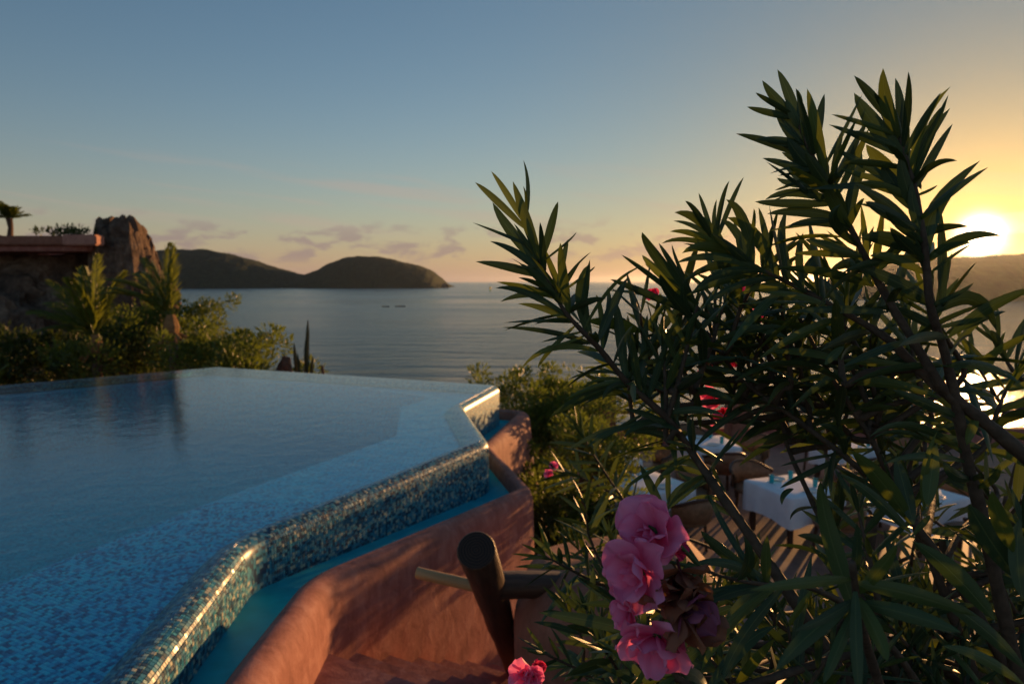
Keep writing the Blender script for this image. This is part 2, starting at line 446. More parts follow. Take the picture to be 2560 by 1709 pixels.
# ------------------------------------------------------------------ infinity pool
P = [(-1.19, .5), (-1.517, 3.846), (-.204, 6.36), (-.582, 8.22), (-.156, 9.855), (-5.2, 12.0), (-10.4, 7.15), (-10.4, .5)]   # ccw
CR = [0, .12, .12, .12, .14, .05, 0, 0]
PR = rounded(P, CR, 6)
PD = offset_dirs(PR)                     # point inward (ccw travel: left is inside)
E1 = Vector((1.313, 2.514)).normalized(); E2 = Vector((E1.y, -E1.x))
pool = empty('infinity_pool', (-4.5, 6.0, -1.4)); PO = Vector((-4.5, 6.0, -1.4))
tag(pool, 'zigzag infinity pool lined with blue glass mosaic', 'pool')
PROF = [(0, -1.3), (0, -.10), (.005, -.068), (.017, -.043), (.035, -.024), (.060, -.011), (.09, -.005), (.13, -.010), (.18, -.04), (.25, -.10)]
LEDGE_Z = -.12
# shell: outer face, rounded rim and the slope onto the ledge
vs = []; fs = []; n = len(PR)
for d_, z in PROF:
    vs += [Vector((PR[i][0] + PD[i].x * d_, PR[i][1] + PD[i].y * d_, z)) - PO for i in range(n)]
for k in range(len(PROF) - 1):
    for i in range(n):
        a, b_ = k * n + i, k * n + (i + 1) % n
        fs.append((a, b_, b_ + n, a + n))
wall = mobj('basin_wall', vs, fs, MAT['mosaic'], pool, True)
# ledge under a hand of water, and the deep basin
INNER = [(-3.9, .8), (-2.75, 3.53), (-2.13, 5.13), (-1.215, 7.06), (-1.43, 8.68), (-1.13, 9.46), (-2.52, 10.42), (-5.25, 11.35), (-9.6, 7.0), (-9.6, .8)]
bm = bmesh.new()
def loop(pts, z):
    v = [bm.verts.new((p[0], p[1], z)) for p in pts]
    return [bm.edges.new((v[i], v[(i + 1) % len(v)])) for i in range(len(v))]
ring = [(PR[i][0] + PD[i].x * .235, PR[i][1] + PD[i].y * .235) for i in range(n)]
bmesh.ops.triangle_fill(bm, edges=loop(ring, LEDGE_Z) + loop(INNER, LEDGE_Z), use_beauty=True)
for v in bm.verts: v.co -= PO
me = bpy.data.meshes.new('ledge'); bm.to_mesh(me); bm.free(); me.materials.append(MAT['mosaic_blue']); ledge = obj('ledge', me, pool)
DEEP = -1.0
m_ = len(INNER); vs = [Vector((p[0], p[1], LEDGE_Z)) - PO for p in INNER] + [Vector((p[0], p[1], DEEP)) - PO for p in INNER]
mobj('basin_floor', vs, [(i, i + m_, (i + 1) % m_ + m_, (i + 1) % m_) for i in range(m_)] + [tuple(range(m_, 2 * m_))], MAT['mosaic_blue'], pool)
# pieces of mosaic near enough to pick apart
TS = .021; GAP = .0018
def inside(p, poly):
    c = False; j = len(poly) - 1
    for i in range(len(poly)):
        if (poly[i][1] > p[1]) != (poly[j][1] > p[1]) and p[0] < (poly[j][0] - poly[i][0]) * (p[1] - poly[i][1]) / (poly[j][1] - poly[i][1]) + poly[i][0]: c = not c
        j = i
    return c
def dist_edge(p, poly):
    p = Vector(p[:2]); best = 9
    for i in range(len(poly)):
        a, b_ = Vector(poly[i][:2]), Vector(poly[(i + 1) % len(poly)][:2]); t = max(0, min(1, (p - a).dot(b_ - a) / (b_ - a).length_squared))
        best = min(best, (p - (a + (b_ - a) * t)).length)
    return best
tiles = []        # (centre, u axis, v axis, normal)
ring_in = [(PR[i][0] + PD[i].x * .25, PR[i][1] + PD[i].y * .25) for i in range(n)]
for i in range(-180, 78):
    for j in range(-78, 78):
        c = Vector((-1.9, 4.2)) + E1 * (i * TS) + E2 * (j * TS)
        if c.y < 1.9 or c.y > 4.9 or c.x < -3.6: continue
        if inside(c, ring_in) and not inside(c, INNER) and dist_edge(c, INNER) > .008 and dist_edge(c, ring_in) > .012:
            tiles.append((Vector((c.x, c.y, LEDGE_Z)), E1.to_3d(), E2.to_3d(), Vector((0, 0, 1)), 1))
# up the outer faces and over the rim
arc = [0]
for (a0, z0), (a1, z1) in zip(PROF, PROF[1:]): arc.append(arc[-1] + math.hypot(a1 - a0, z1 - z0))
def prof_at(s):
    for k in range(len(PROF) - 1):
        if s <= arc[k + 1]:
            t = (s - arc[k]) / (arc[k + 1] - arc[k]); (a0, z0), (a1, z1) = PROF[k], PROF[k + 1]
            return a0 + (a1 - a0) * t, z0 + (z1 - z0) * t, a1 - a0, z1 - z0
    return None
for A, B, lo, hi in ((P[0], P[1], 1.2, None), (P[1], P[2], 0, None)):
    A = Vector(A); B = Vector(B); d = (B - A).normalized(); ln = (B - A).length; inn = Vector((-d.y, d.x))
    s = arc[1] - .42
    while s < arc[-1] - .01:
        pr = prof_at(s + TS / 2)
        if pr is None: break
        a_, z_, da, dz_ = pr; up = (inn.to_3d() * da + Vector((0, 0, dz_))).normalized()
        x = lo if lo else .0
        while x < ln - TS * .5:
            e0, e1_ = x, ln - x
            # keep clear of the rounded corners
            ok = e1_ > .075 and (e0 > .075)
            if A.y > 3 and e0 < .13 + a_ * 0.9: ok = False
            if B.y > 6 and e1_ < .10 + a_ * .6: ok = False
            if A.y < 3 and e1_ < .11 : ok = False
            if A.y < 3 and a_ > .01 and e1_ < .11 + a_ * .3: ok = False
            if ok:
                q = A + d * (x + TS / 2) + inn * a_
                tiles.append((Vector((q.x, q.y, z_)), d.to_3d(), up, d.to_3d().cross(up), 0))
            x += TS
        s += TS
EYE = Vector((0, 0, CAM_Z))
def in_view(c):
    q = c - EYE; f = q.y * .996 - q.z * .088; dn = -(q.z * .996 + q.y * .088)
    return f > 0 and abs(q.x / f) < .76 and dn / f < .51
tiles.sort(key=lambda t: (not in_view(t[0]), (t[0] - EYE).length))
H = TS / 2 - GAP / 2; TH = .0035
tile_mesh = mesh('tile', [(-H, -H, -.004), (H, -H, -.004), (H, H, -.004), (-H, H, -.004), (-H + .001, -H + .001, TH), (H - .001, -H + .001, TH), (H - .001, H - .001, TH), (-H + .001, H - .001, TH)],
                 [(4, 5, 6, 7), (0, 1, 5, 4), (1, 2, 6, 5), (2, 3, 7, 6), (3, 0, 4, 7)], MAT['tile'])
tile_blue = tile_mesh.copy(); tile_blue.materials.clear(); tile_blue.materials.append(MAT['tile_blue'])
tv = [v.co.copy() for v in tile_mesh.vertices]; tf_ = [tuple(p.vertices) for p in tile_mesh.polygons]
mbs = (MB(), MB())
for i_, (c, u, v, nn, blue) in enumerate(tiles):
    jit = Vector((rnd.uniform(-1, 1), rnd.uniform(-1, 1), rnd.uniform(-1, 1))) * .085
    z = (nn + jit).normalized(); x = (u - z * u.dot(z)).normalized(); y = z.cross(x)
    if i_ < 300:
        o = obj('tile', tile_blue if blue else tile_mesh, pool)
        o.matrix_local = Matrix(((x.x, y.x, z.x, c.x - PO.x), (x.y, y.y, z.y, c.y - PO.y), (x.z, y.z, z.z, c.z - PO.z), (0, 0, 0, 1)))
    else: mbs[blue].add([c + x * q.x + y * q.y + z * q.z - PO for q in tv], tf_)
tag(mbs[0].build('wall_mosaic', MAT['tile'], pool), kind='stuff'); tag(mbs[1].build('ledge_mosaic', MAT['tile_blue'], pool), kind='stuff')

# water body: its rim lies just inside the crest, its underside is bedded in the basin
wr = [(PR[i][0] + PD[i].x * .075, PR[i][1] + PD[i].y * .075) for i in range(n)]
bm = bmesh.new()
top = [bm.verts.new((x, y, 0)) for x, y in wr]; bot = [bm.verts.new((x, y, DEEP - .05)) for x, y in wr]
bm.faces.new(top); bm.faces.new(list(reversed(bot)))
for i in range(n): bm.faces.new((top[i], bot[i], bot[(i + 1) % n], top[(i + 1) % n]))
me = bpy.data.meshes.new('pool_water'); bm.to_mesh(me); bm.free(); me.materials.append(MAT['pool_water'])
pw = obj('pool_water', me); tag(pw, 'still clear water brimming over the mosaic pool', 'water', kind='structure')

# overflow channel: turquoise trough round the foot of the pool wall, falling gently to the far side
# inner edge of the parapet: x, y, crest height, width, flare
Q = [(-.97, .5, -.05, .17, 0), (-1.165, 2.5, -.08, .17, 0), (-1.164, 3.71, -.15, .17, 0), (.06, 5.95, -.33, .15, 0), (-.36, 7.75, -.38, .15, .2), (.10, 10.0, -.42, .2, .35), (-5.2, 12.45, -.5, .2, .2), (-10.8, 7.3, -.5, .2, 0)]
QR = rounded(Q, [0, .3, .22, .10, .05, .14, .2, 0], 7, closed=False)
QD = offset_dirs(QR, closed=False)       # left of travel = towards the pool
ch = empty('overflow_channel', (-.9, 4.2, -.6)); CO = Vector((-.9, 4.2, -.6))
tag(ch, 'turquoise painted overflow channel between pool and red parapet', 'channel')
vs = []; fs = []; k = len(QR)
depth = .15
for off, dz_ in ((-.01, -.015), (.0, -depth), (.55, -depth - .01)):
    vs += [Vector((QR[i][0] + QD[i].x * off, QR[i][1] + QD[i].y * off, QR[i][2] + dz_)) - CO for i in range(k)]
for a in range(2):
    for i in range(k - 1): fs.append((a * k + i, a * k + i + 1, (a + 1) * k + i + 1, (a + 1) * k + i))
mobj('channel_lining', vs, fs, MAT['turquoise'], ch, True)

# red plaster parapet
par = empty('plaster_parapet', (0, 5.5, -2.3)); AO = Vector((0, 5.5, -2.3))
tag(par, 'red plaster parapet with rounded top edging the pool channel', 'wall')
vs = []; fs = []
SEC = [(.004, -.30), (.004, -.035), (-.012, -.012), (-.035, -.001), (-.07, 0), (-.105, -.012), (-.14, -.045), (-.16, -.10), (-.17, -.2), (-.18, -.6), (-.185, -1.0), (-.2, -1.35), (-.22, -1.8), (-.24, -3.0)]
FL = [0, 0, 0, 0, 0, 0, 0, 0, .0, .05, .2, .5, .9, 1.1]
for (o_, dz_), fl in zip(SEC, FL):
    for i in range(k):
        x, y, z, wd, flr = QR[i]
        wv = noise.noise(Vector((x * 2.1, y * 2.1, dz_))) * .012
        o2 = o_ * wd / .17 - fl * flr + (wv if o_ < -.02 else 0)
        vs.append(Vector((x + QD[i].x * o2, y + QD[i].y * o2, z + dz_ + (wv * .4 if dz_ > -.1 else 0))) - AO)
for a in range(len(SEC) - 1):
    for i in range(k - 1): fs.append((a * k + i, (a + 1) * k + i, (a + 1) * k + i + 1, a * k + i + 1))
mobj('wall_body', vs, fs, MAT['plaster'], par, True)

# ------------------------------------------------------------------ stairs down beside the parapet
SD = Vector((.4796, .8775)); SN = Vector((SD.y, -SD.x))
stair = empty('stairs', (-.2, 4.6, -2.3)); SO = Vector((-.2, 4.6, -2.3)); tag(stair, 'red plaster steps descending between parapet and pier', 'stairs', kind='structure')
W0 = Vector((-1.03, 3.55))           # foot of the parapet where the first visible step lies
RUN, RISE, SW = .30, .165, 1.75
def rbox(sx, sy, sz, r, seg=2):
    b2 = bmesh.new(); bmesh.ops.create_cube(b2, size=1.0)
    for v in b2.verts: v.co = Vector((v.co.x * sx, v.co.y * sy, v.co.z * sz))
    bmesh.ops.bevel(b2, geom=b2.edges[:], offset=r, segments=seg, affect='EDGES', clamp_overlap=True)
    return b2
b2 = rbox(RUN + .10, SW, .9, .028, 3); sm = bpy.data.meshes.new('step'); b2.to_mesh(sm); b2.free(); sm.materials.append(MAT['plaster']); sm.polygons.foreach_set('use_smooth', [True] * len(sm.polygons)); sm.set_sharp_from_angle(angle=R(50))
for s in range(0, 11):
    o = obj('step', sm, stair)
    c = W0 + SD * (RUN * (s - .5) - .03) + SN * (SW / 2 - .10)
    o.location = Vector((c.x, c.y, -.66 - RISE * (s - 1) - .45)) - SO
    o.rotation_euler = (0, 0, math.atan2(SD.y, SD.x))

# ------------------------------------------------------------------ rounded pier with the log handrail
pier_o = Vector((.585, 3.75, -2.58))
vs = []; fs = []; nu, nv = 28, 22
for j in range(nv + 1):
    t = j / nv; z = -.2 + 2.75 * min(1, t / .72) if t < .72 else 0
    for i in range(nu):
        a = 2 * math.pi * i / nu; ca, sa = math.cos(a), math.sin(a)
        sx = math.copysign(abs(ca) ** .55, ca) * .55; sy = math.copysign(abs(sa) ** .55, sa) * .82
        if t < .72: q = 1.0 + .03 * (1 - t / .72); zz = -.3 + 2.62 * t / .72
        else:
            u = (t - .72) / .28 * math.pi / 2; q = .50 + .50 * math.cos(u) ; zz = 2.32 + .26 * math.sin(u)
        wv = 1 + .02 * noise.noise(Vector((sx * 3, sy * 3, zz * 2)))
        vs.append((sx * q * wv, sy * q * wv, zz - (sy * .16 if zz > 2 else 0) - (sx * -.12 if zz > 2 else 0)))
for j in range(nv):
    for i in range(nu):
        a, b_ = j * nu + i, j * nu + (i + 1) % nu; fs.append((a, b_, b_ + nu, a + nu))
fs.append(tuple(nv * nu + i for i in range(nu)))
pier = mobj('plaster_pier', vs, fs, MAT['plaster_brown'], smooth=True); pier.location = pier_o; pier.rotation_euler = (0, 0, R(-6))
tag(pier, 'rounded brown plaster pier carrying the log handrail', 'pier')

def logpart(name, a, b_, r0, r1, parent, origin, mat, nseg=10, endcap=True, wob=.03):
    a, b_ = Vector(a), Vector(b_); ln = (b_ - a).length; mbx = MB()
    k2 = 9; pts = [(rnd.uniform(-1, 1) * r0 * .05, rnd.uniform(-1, 1) * r0 * .05, ln * i / (k2 - 1)) for i in range(k2)]
    pts[0] = (0, 0, 0); rr = [r0 + (r1 - r0) * i / (k2 - 1) for i in range(k2)]
    rr = [rr[0] * .93] + rr[0:]; pts = [pts[0]] + [(p[0], p[1], p[2] + r0 * .08) for p in pts[0:1]] + pts[1:]
    mbx.tube(pts, rr, 28, True, wob * .3)
    me_ = mbx.mesh(name, MAT[mat], True); me_.materials.append(MAT['endgrain'])
    for p in me_.polygons:
        if len(p.vertices) > 4: p.material_index = 1; p.use_smooth = False
    o = obj(name, me_, parent)
    o.matrix_local = Matrix.Translation(a - origin) @ (b_ - a).to_track_quat('Z', 'Y').to_matrix().to_4x4()
    return o
rail = empty('log_handrail', (-.1, 3.5, -1.6)); RO = Vector((-.1, 3.5, -1.6))
tag(rail, 'dark round log handrail running down from the plaster pier', 'handrail')
RA, RB = Vector((-.150, 2.76, .385)), Vector((.02, 4.75, -1.28))
logpart('rail', RA, RB, .082, .078, rail, RO, 'log')
def on_rail(t): return RA + (RB - RA) * t
logpart('bracket', on_rail(.20) + Vector((.03, 0, 0)), (.30, 3.34, -.03), .066, .066, rail, RO, 'log')
logpart('bracket', on_rail(.72) + Vector((.03, 0, 0)), (.30, 4.15, -.90), .064, .064, rail, RO, 'log')
logpart('peg', (-.475, 3.29, .055), on_rail(.23), .029, .029, rail, RO, 'log_sun_gold')

# ------------------------------------------------------------------ dining terrace below
TZ = -2.15
fl = MB(); fl.box((6.6, 9.2, TZ - .15), (12.2, 12.2, .3)); f_o = fl.build('terrace_floor', MAT['terrace_floor']); tag(f_o, 'terracotta floor of the dining terrace below the pool', 'floor', kind='structure')
lw = rbox(13.0, .34, .42, .08); me = bpy.data.meshes.new('terrace_wall'); lw.to_mesh(me); lw.free(); me.materials.append(MAT['plaster'])
o = shade_auto(obj('terrace_wall', me)); o.location = (6.2, 15.3, TZ + .12); tag(o, 'low red plaster wall along the seaward side of the dining terrace', 'wall')
for i, (x, w_, h_, lab) in enumerate(((2.05, .42, 1.25, 'brown plaster pillar on the terrace wall beside the first dining table'), (4.9, .42, 1.1, 'brown plaster pillar on the terrace wall between the dining tables'), (8.6, .42, 1.1, 'brown plaster pillar at the sunny end of the terrace wall'))):
    bx = rbox(w_, .42, h_, .07); me = bpy.data.meshes.new('pillar'); bx.to_mesh(me); bx.free(); me.materials.append(MAT['plaster_brown'])
    o = shade_auto(obj('terrace_pillar', me)); o.location = (x, 14.75, TZ + h_ / 2 - .01); tag(o, lab, 'pillar')
rr_ = empty('terrace_rail', (5.2, 14.9, TZ)); tag(rr_, 'dark wooden rail on posts above the low terrace wall', 'railing')
mbx = MB(); mbx.tube([(-4.9, .0, .78), (-1.5, .02, .77), (2, -.01, .79), (7, 0, .78)], .05, 10); mbx.build('handrail', MAT['wood_dark'], rr_, True)
for x in (-4.8, -1.9, .9, 4.4, 6.8):
    mbx = MB(); mbx.tube([(x, 0, 0), (x, 0, .76)], .045, 8); mbx.build('post', MAT['wood_dark'], rr_, True)

def make_table():
    t = empty('dining_table'); S = .48
    mbx = MB(); mbx.box((0, 0, .70), (.9, .9, .04)); mbx.build('table_top', MAT['wood_dark'], t)
    for sx in (-1, 1):
        for sy in (-1, 1):
            mbx = MB(); mbx.box((sx * .38, sy * .38, .34), (.06, .06, .68)); mbx.build('leg', MAT['wood_dark'], t)
    # cloth: square, hanging with folds
    vs = []; fs = []; ring_n = 64
    def sq(a, r):
        c, s_ = math.cos(a), math.sin(a); q = max(abs(c), abs(s_)); return Vector((c / q * r, s_ / q * r, 0))
    levels = [(.0, .731), (.25, .731), (.46, .731), (.475, .726), (.482, .70), (.488, .6), (.493, .48), (.50, .34)]
    for r, z in levels:
        for i in range(ring_n):
            a = 2 * math.pi * i / ring_n; p = sq(a, max(r, .001)); fold = max(0, .7 - z)
            p *= 1 + fold * (.10 * math.sin(a * 14) + .06 * math.sin(a * 9 + 1)) * .6
            corner = abs(math.sin(2 * a)) ** 6
            p *= 1 - fold * corner * .12
            vs.append((p.x, p.y, z - fold * corner * .16))
    for j in range(len(levels) - 1):
        for i in range(ring_n):
            a, b_ = j * ring_n + i, j * ring_n + (i + 1) % ring_n; fs.append((a, b_, b_ + ring_n, a + ring_n))
    mobj('tablecloth', vs, fs, MAT['white_cloth'], t, True)
    return t
def make_chair():
    t = empty('dining_chair'); r = .30
    mbx = MB(); mbx.lathe((0, 0, 0), [(.27, .40), (.30, .42), (.30, .46), (.26, .48)], 20); mbx.build('seat', MAT['leather'], t, True)
    # curved back of upright staves under a rail
    vs = []; fs = []; na = 14
    for j, (z, rr2) in enumerate(((.46, .30), (.62, .32), (.80, .345), (.80, .375), (.62, .35), (.46, .33))):
        for i in range(na + 1):
            a = R(10 + 160 * i / na); vs.append((math.cos(a) * rr2, math.sin(a) * rr2, z - .12 * abs(math.cos(a)) ** 3 * (1 if z > .7 else 0)))
    for j in range(6):
        for i in range(na):
            a, b_ = j * (na + 1) + i, ((j + 1) % 6) * (na + 1) + i; fs.append((a, a + 1, b_ + 1, b_))
    mobj('backrest', vs, fs, MAT['leather'], t, True)
    mbx = MB(); mbx.tube([(math.cos(R(a)) * .365, math.sin(R(a)) * .365, .80 - .12 * abs(math.cos(R(a))) ** 3) for a in range(8, 173, 12)], .025, 8); mbx.build('top_rail', MAT['wood_dark'], t, True)
    for a in (45, 135, 225, 315):
        mbx = MB(); mbx.tube([(math.cos(R(a)) * .24, math.sin(R(a)) * .24, .42), (math.cos(R(a)) * .27, math.sin(R(a)) * .27, 0)], .025, 6); mbx.build('leg', MAT['wood_dark'], t)
    return t
def make_glass():
    mbx = MB(); mbx.lathe((0, 0, 0), [(.03, 0), (.034, .01), (.038, .11), (.04, .12), (.036, .12), (.03, .02)], 12)
    return mbx.mesh('drinking_glass', MAT['glass_teal'], True)
table0 = make_table(); chair0 = make_chair(); glass_me = make_glass(); used = [False, False]
plate_me = MB(); plate_me.lathe((0, 0, 0), [(.06, 0), (.09, .004), (.125, .018), (.12, .02), (.08, .008)], 20); plate_me = plate_me.mesh('plate', MAT['white_paint'], True)
TABS = [(1.60, 11.4, 8, 'white-clothed dining table beside the brown pillar nearest the pool shrubs', 'nearest the pool shrubs'),
        (1.98, 9.75, 30, 'white-clothed dining table set cornerwise in front of the red terrace wall', 'set cornerwise'),
        (3.55, 12.3, 4, 'white-clothed dining table against the rail in the middle of the terrace', 'in the middle of the terrace'),
        (4.05, 9.6, 20, 'white-clothed dining table behind the thick oleander stems', 'behind the thick oleander stems'),
        (6.1, 12.1, 12, 'white-clothed dining table under the long sloping oleander branch', 'under the sloping branch'),
        (5.6, 9.3, 24, 'white-clothed dining table deep behind the oleander leaves', 'deep behind the leaves')]
for x, y, rz, lab, where in TABS:
    t = table0 if not used[0] else copy_tree(table0); used[0] = True
    t.location = (x, y, TZ); t.rotation_euler = (0, 0, R(rz)); tag(t, lab, 'table', 'white-clothed tables on the dining terrace')
    for ca, dd, side in ((rz + 90, .82, 'on its seaward side'), (rz - 90, .80, 'on its landward side'), (rz, .84, 'at its sunny end')):
        c = chair0 if not used[1] else copy_tree(chair0); used[1] = True
        c.location = (x + math.cos(R(ca)) * dd, y + math.sin(R(ca)) * dd, TZ); c.rotation_euler = (0, 0, R(ca - 90 + rnd.uniform(-12, 12)))
        tag(c, 'tan barrel chair at the table ' + where + ', ' + side, 'chair', 'barrel chairs on the dining terrace')
    for gx, gy, side in ((-.22, .2, 'by its seaward plate'), (.24, -.16, 'by its landward plate'), (.18, .26, 'at its sunny seaward corner')):
        g = obj('drinking_glass', glass_me); q = Matrix.Rotation(R(rz), 3, 'Z') @ Vector((gx, gy, .733)); g.location = Vector((x, y, TZ)) + q
        tag(g, 'turquoise tumbler on the table ' + where + ', ' + side, 'glass', 'turquoise tumblers on the dining tables')
    for gx, gy, side in ((-.02, .30, 'at its seaward place'), (.02, -.30, 'at its landward place')):
        g = obj('plate', plate_me); q = Matrix.Rotation(R(rz), 3, 'Z') @ Vector((gx, gy, .733)); g.location = Vector((x, y, TZ)) + q
        tag(g, 'white plate on the table ' + where + ', ' + side, 'plate', 'white plates on the dining tables')

# ------------------------------------------------------------------ shrubs, palms, cactus
def leaf_cloud(rng, rx, ry, rz_, count, size, lumps=9, spiky=.35):
    """leaf blades spread through a lumpy crown; returns verts, faces about the crown centre"""
    cs = [(Vector((rng.gauss(0, .45) * rx, rng.gauss(0, .45) * ry, rng.uniform(-.5, .55) * rz_)), rng.uniform(.35, .62)) for _ in range(lumps)]
    tips = [(c + Vector((rng.uniform(-1, 1) * rx, rng.uniform(-1, 1) * ry, rng.uniform(.2, 1) * rz_)) * .5, rng.uniform(.12, .24)) for c, _ in cs for _ in range(2)]
    vs = []; fs = []
    for i in range(count):
        c, s = (rng.choice(cs) if rng.random() > spiky else rng.choice(tips))
        d = Vector((rng.gauss(0, 1), rng.gauss(0, 1), rng.gauss(0, 1))).normalized(); rad = s * rng.random() ** .45
        p = c + Vector((d.x * rx, d.y * ry, d.z * rz_)) * rad
        out = (d + Vector((0, 0, .55)) + Vector((rng.uniform(-.6, .6), rng.uniform(-.6, .6), rng.uniform(-.5, .5)))).normalized()
        sd = out.cross(Vector((rng.uniform(-1, 1), rng.uniform(-1, 1), rng.uniform(-1, 1)))).normalized(); nn = out.cross(sd)
        ln = size * rng.uniform(.7, 1.4); wd = ln * .19; b = len(vs)
        vs += [p, p + out * ln * .45 + sd * wd + nn * wd * .4, p + out * ln, p + out * ln * .45 - sd * wd + nn * wd * .4]
        fs += [(b, b + 1, b + 2), (b, b + 2, b + 3)]
    return vs, fs, cs
def make_shrub(name, seed, rx, ry, rz_, count, size, mat, h):
    rng = random.Random(seed); t = empty(name)
    vs, fs, cs = leaf_cloud(rng, rx, ry, rz_, count, size)
    mobj('foliage', [v + Vector((0, 0, h)) for v in vs], fs, mat, t)
    mbx = MB()
    for c, s in cs:
        e = c + Vector((0, 0, h)); mbx.tube([(0, 0, 0), (e.x * .3, e.y * .3, e.z * .5), e], [.05, .035, .012], 6)
    mbx.build('stem', MAT['bark'], t)
    return t
protoA = make_shrub('leafy_shrub', 1, 1.5, 1.5, 1.25, 7000, .13, MAT['bush_leaf'], 1.6)
protoB = make_shrub('leafy_shrub', 2, 1.6, 1.4, 1.5, 7000, .13, MAT['bush_leaf'], 1.7)
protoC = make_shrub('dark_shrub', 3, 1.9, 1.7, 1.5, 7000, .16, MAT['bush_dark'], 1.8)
usedp = set()
def shrub(proto, x, y, top, s, rz, lab, group):
    """top: height of the crown's top above the pool level"""
    t = proto if proto.name not in usedp else copy_tree(proto); usedp.add(proto.name)
    hz = {protoA.name: 2.75, protoB.name: 3.0, protoC.name: 3.1}[proto.name] * s
    t.location = (x, y, top - hz); t.scale = (s, s, s); t.rotation_euler = (0, 0, R(rz)); tag(t, lab, 'shrub', group)
    return t
GL, GR_ = 'shrubs on the slope behind the pool', 'shrubs between pool and dining terrace'
shrub(protoB, -7.5, 17.2, .55, 1.0, 20, 'loose green shrub beside the trunk of the coconut palm with the drooping frond', GL)
shrub(protoA, -6.05, 15.2, .2, .8, 100, 'low feathery shrub at the corner of the pool, next to the broken stump', GL)
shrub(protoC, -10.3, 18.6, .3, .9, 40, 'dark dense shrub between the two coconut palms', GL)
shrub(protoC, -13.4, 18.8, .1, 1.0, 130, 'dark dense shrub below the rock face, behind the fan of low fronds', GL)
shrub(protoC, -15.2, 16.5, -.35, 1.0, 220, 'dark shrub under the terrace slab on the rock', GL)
shrub(protoB, -9.6, 19.5, 1.2, .8, 75, 'tall shrub growing up the foot of the lit rock', GL)
shrub(protoA, -13.2, 14.4, -.3, .8, 300, 'shrub at the foot of the low palm fronds', GL)
shrub(protoC, -17.5, 15.0, -.2, 1.0, 10, 'dark shrub past the end of the pool edge', GL)
shrub(protoA, .72, 11.1, -.2, .68, 10, 'sunlit yellow-green shrub against the corner of the parapet', GR_)
shrub(protoB, .55, 12.6, -.05, .7, 200, 'small shrub peeping over the far pool edge', GR_)
shrub(protoA, .95, 9.2, -.95, .7, 140, 'shrub hanging over the outside of the parapet', GR_)
shrub(protoC, .95, 7.2, -1.35, .6, 60, 'dark shrub in the hollow below the parapet corner', GR_)
shrub(protoA, .80, 7.75, -.04, .42, 250, 'slim leafy shrub rising beside the near corner of the parapet', GR_)

# coconut palms
def frond_mesh(name, length, droop, leaflets, ll, seed):
    rng = random.Random(seed); mbx = MB(); pts = []
    for i in range(13):
        t = i / 12; pts.append(Vector((length * (t - .25 * droop * t * t), 0, length * (.05 * t - droop * .62 * t * t))))
    mbx.tube(pts, [.022 * (1 - .85 * i / 12) for i in range(13)], 5)
    for side in (-1, 1):
        for i in range(leaflets):
            t = .12 + .88 * i / leaflets; k_ = min(11, int(t * 12)); f = t * 12 - k_; p = pts[k_].lerp(pts[k_ + 1], f); d = (pts[k_ + 1] - pts[k_]).normalized()
            ln = ll * (math.sin(math.pi * min(1, .18 + t * .85)) ** .6) * rng.uniform(.8, 1.1)
            o_ = (d * (.75 + .5 * t) + Vector((0, side, 0)) * .8 + Vector((0, 0, rng.uniform(-.1, .25)))).normalized(); wd = .022
            a = p; m2 = p + o_ * ln * .5 + Vector((0, 0, .02)); e = p + o_ * ln + Vector((0, 0, -.12 * ln))
            b = len(mbx.v); mbx.v += [a, m2 + d * wd, m2 - d * wd, e]; mbx.f += [(b, b + 1, b + 2), (b + 1, b + 3, b + 2)]
    return mbx.mesh(name, MAT['palm_leaf'])
FR = [frond_mesh('frond', 1.0, dr, 44, .34, 50 + i) for i, dr in enumerate((.05, .25, .55, .9))]
def palm(name, loc, trunk_h, r, fronds, lab, fl):
    t = empty(name, loc); tag(t, lab, 'palm tree', 'young coconut palms behind the pool' if fl else None)
    mbx = MB(); mbx.tube([(.12, .0, -.5), (.08, 0, trunk_h * .3), (.02, 0, trunk_h * .7), (0, 0, trunk_h)], [r * 1.15, r, r * .9, r * .85], 10, True, .15); mbx.build('trunk', MAT['bark'], t, True)
    mbx = MB(); mbx.lathe((0, 0, trunk_h - .12), [(r * .95, 0), (r * 1.35, .10), (r * 1.45, .22), (r * 1.1, .38), (r * .7, .5)], 9); mbx.build('fibre_sheath', MAT['dry_frond'], t)
    for i in range(7):
        a = rnd.uniform(0, 6.28); mbx = MB(); mbx.tube([(math.cos(a) * r, math.sin(a) * r, trunk_h - .05), (math.cos(a) * r * 2.6, math.sin(a) * r * 2.6, trunk_h - .16 - rnd.random() * .15)], [.03, .045], 6); mbx.build('dry_stub', MAT['dry_frond'], t)
    for kind, azim, elev, sc_ in fronds:
        o = obj('frond', FR[kind], t); o.location = (0, 0, trunk_h + .25)
        o.rotation_euler = (rnd.uniform(-.5, .5), -R(elev), R(azim)); o.scale = (sc_ * .92, sc_ * .62, sc_ * .92)
    return t
palm('coconut_palm', (-10.05, 16.4, -2.3), 2.15, .13, [(0, 60, 84, 2.3), (0, 150, 78, 2.0), (1, 190, 62, 2.0), (2, 175, 52, 1.9), (1, 20, 72, 2.1), (2, 230, 45, 1.8), (1, 270, 66, 2.0), (2, 160, 38, 1.7), (3, 200, 40, 1.6), (1, 100, 60, 1.8)],
     'young coconut palm with upright fronds leaning to the rock', True)
palm('coconut_palm', (-7.95, 15.9, -2.2), 2.55, .125, [(0, 80, 86, 2.0), (3, 178, 66, 2.0), (3, 190, 55, 1.9), (2, 165, 62, 1.9), (0, 20, 84, 1.9), (2, 210, 50, 1.7), (3, 150, 48, 1.7), (1, 185, 74, 1.8)],
     'young coconut palm whose fronds droop to one side', True)
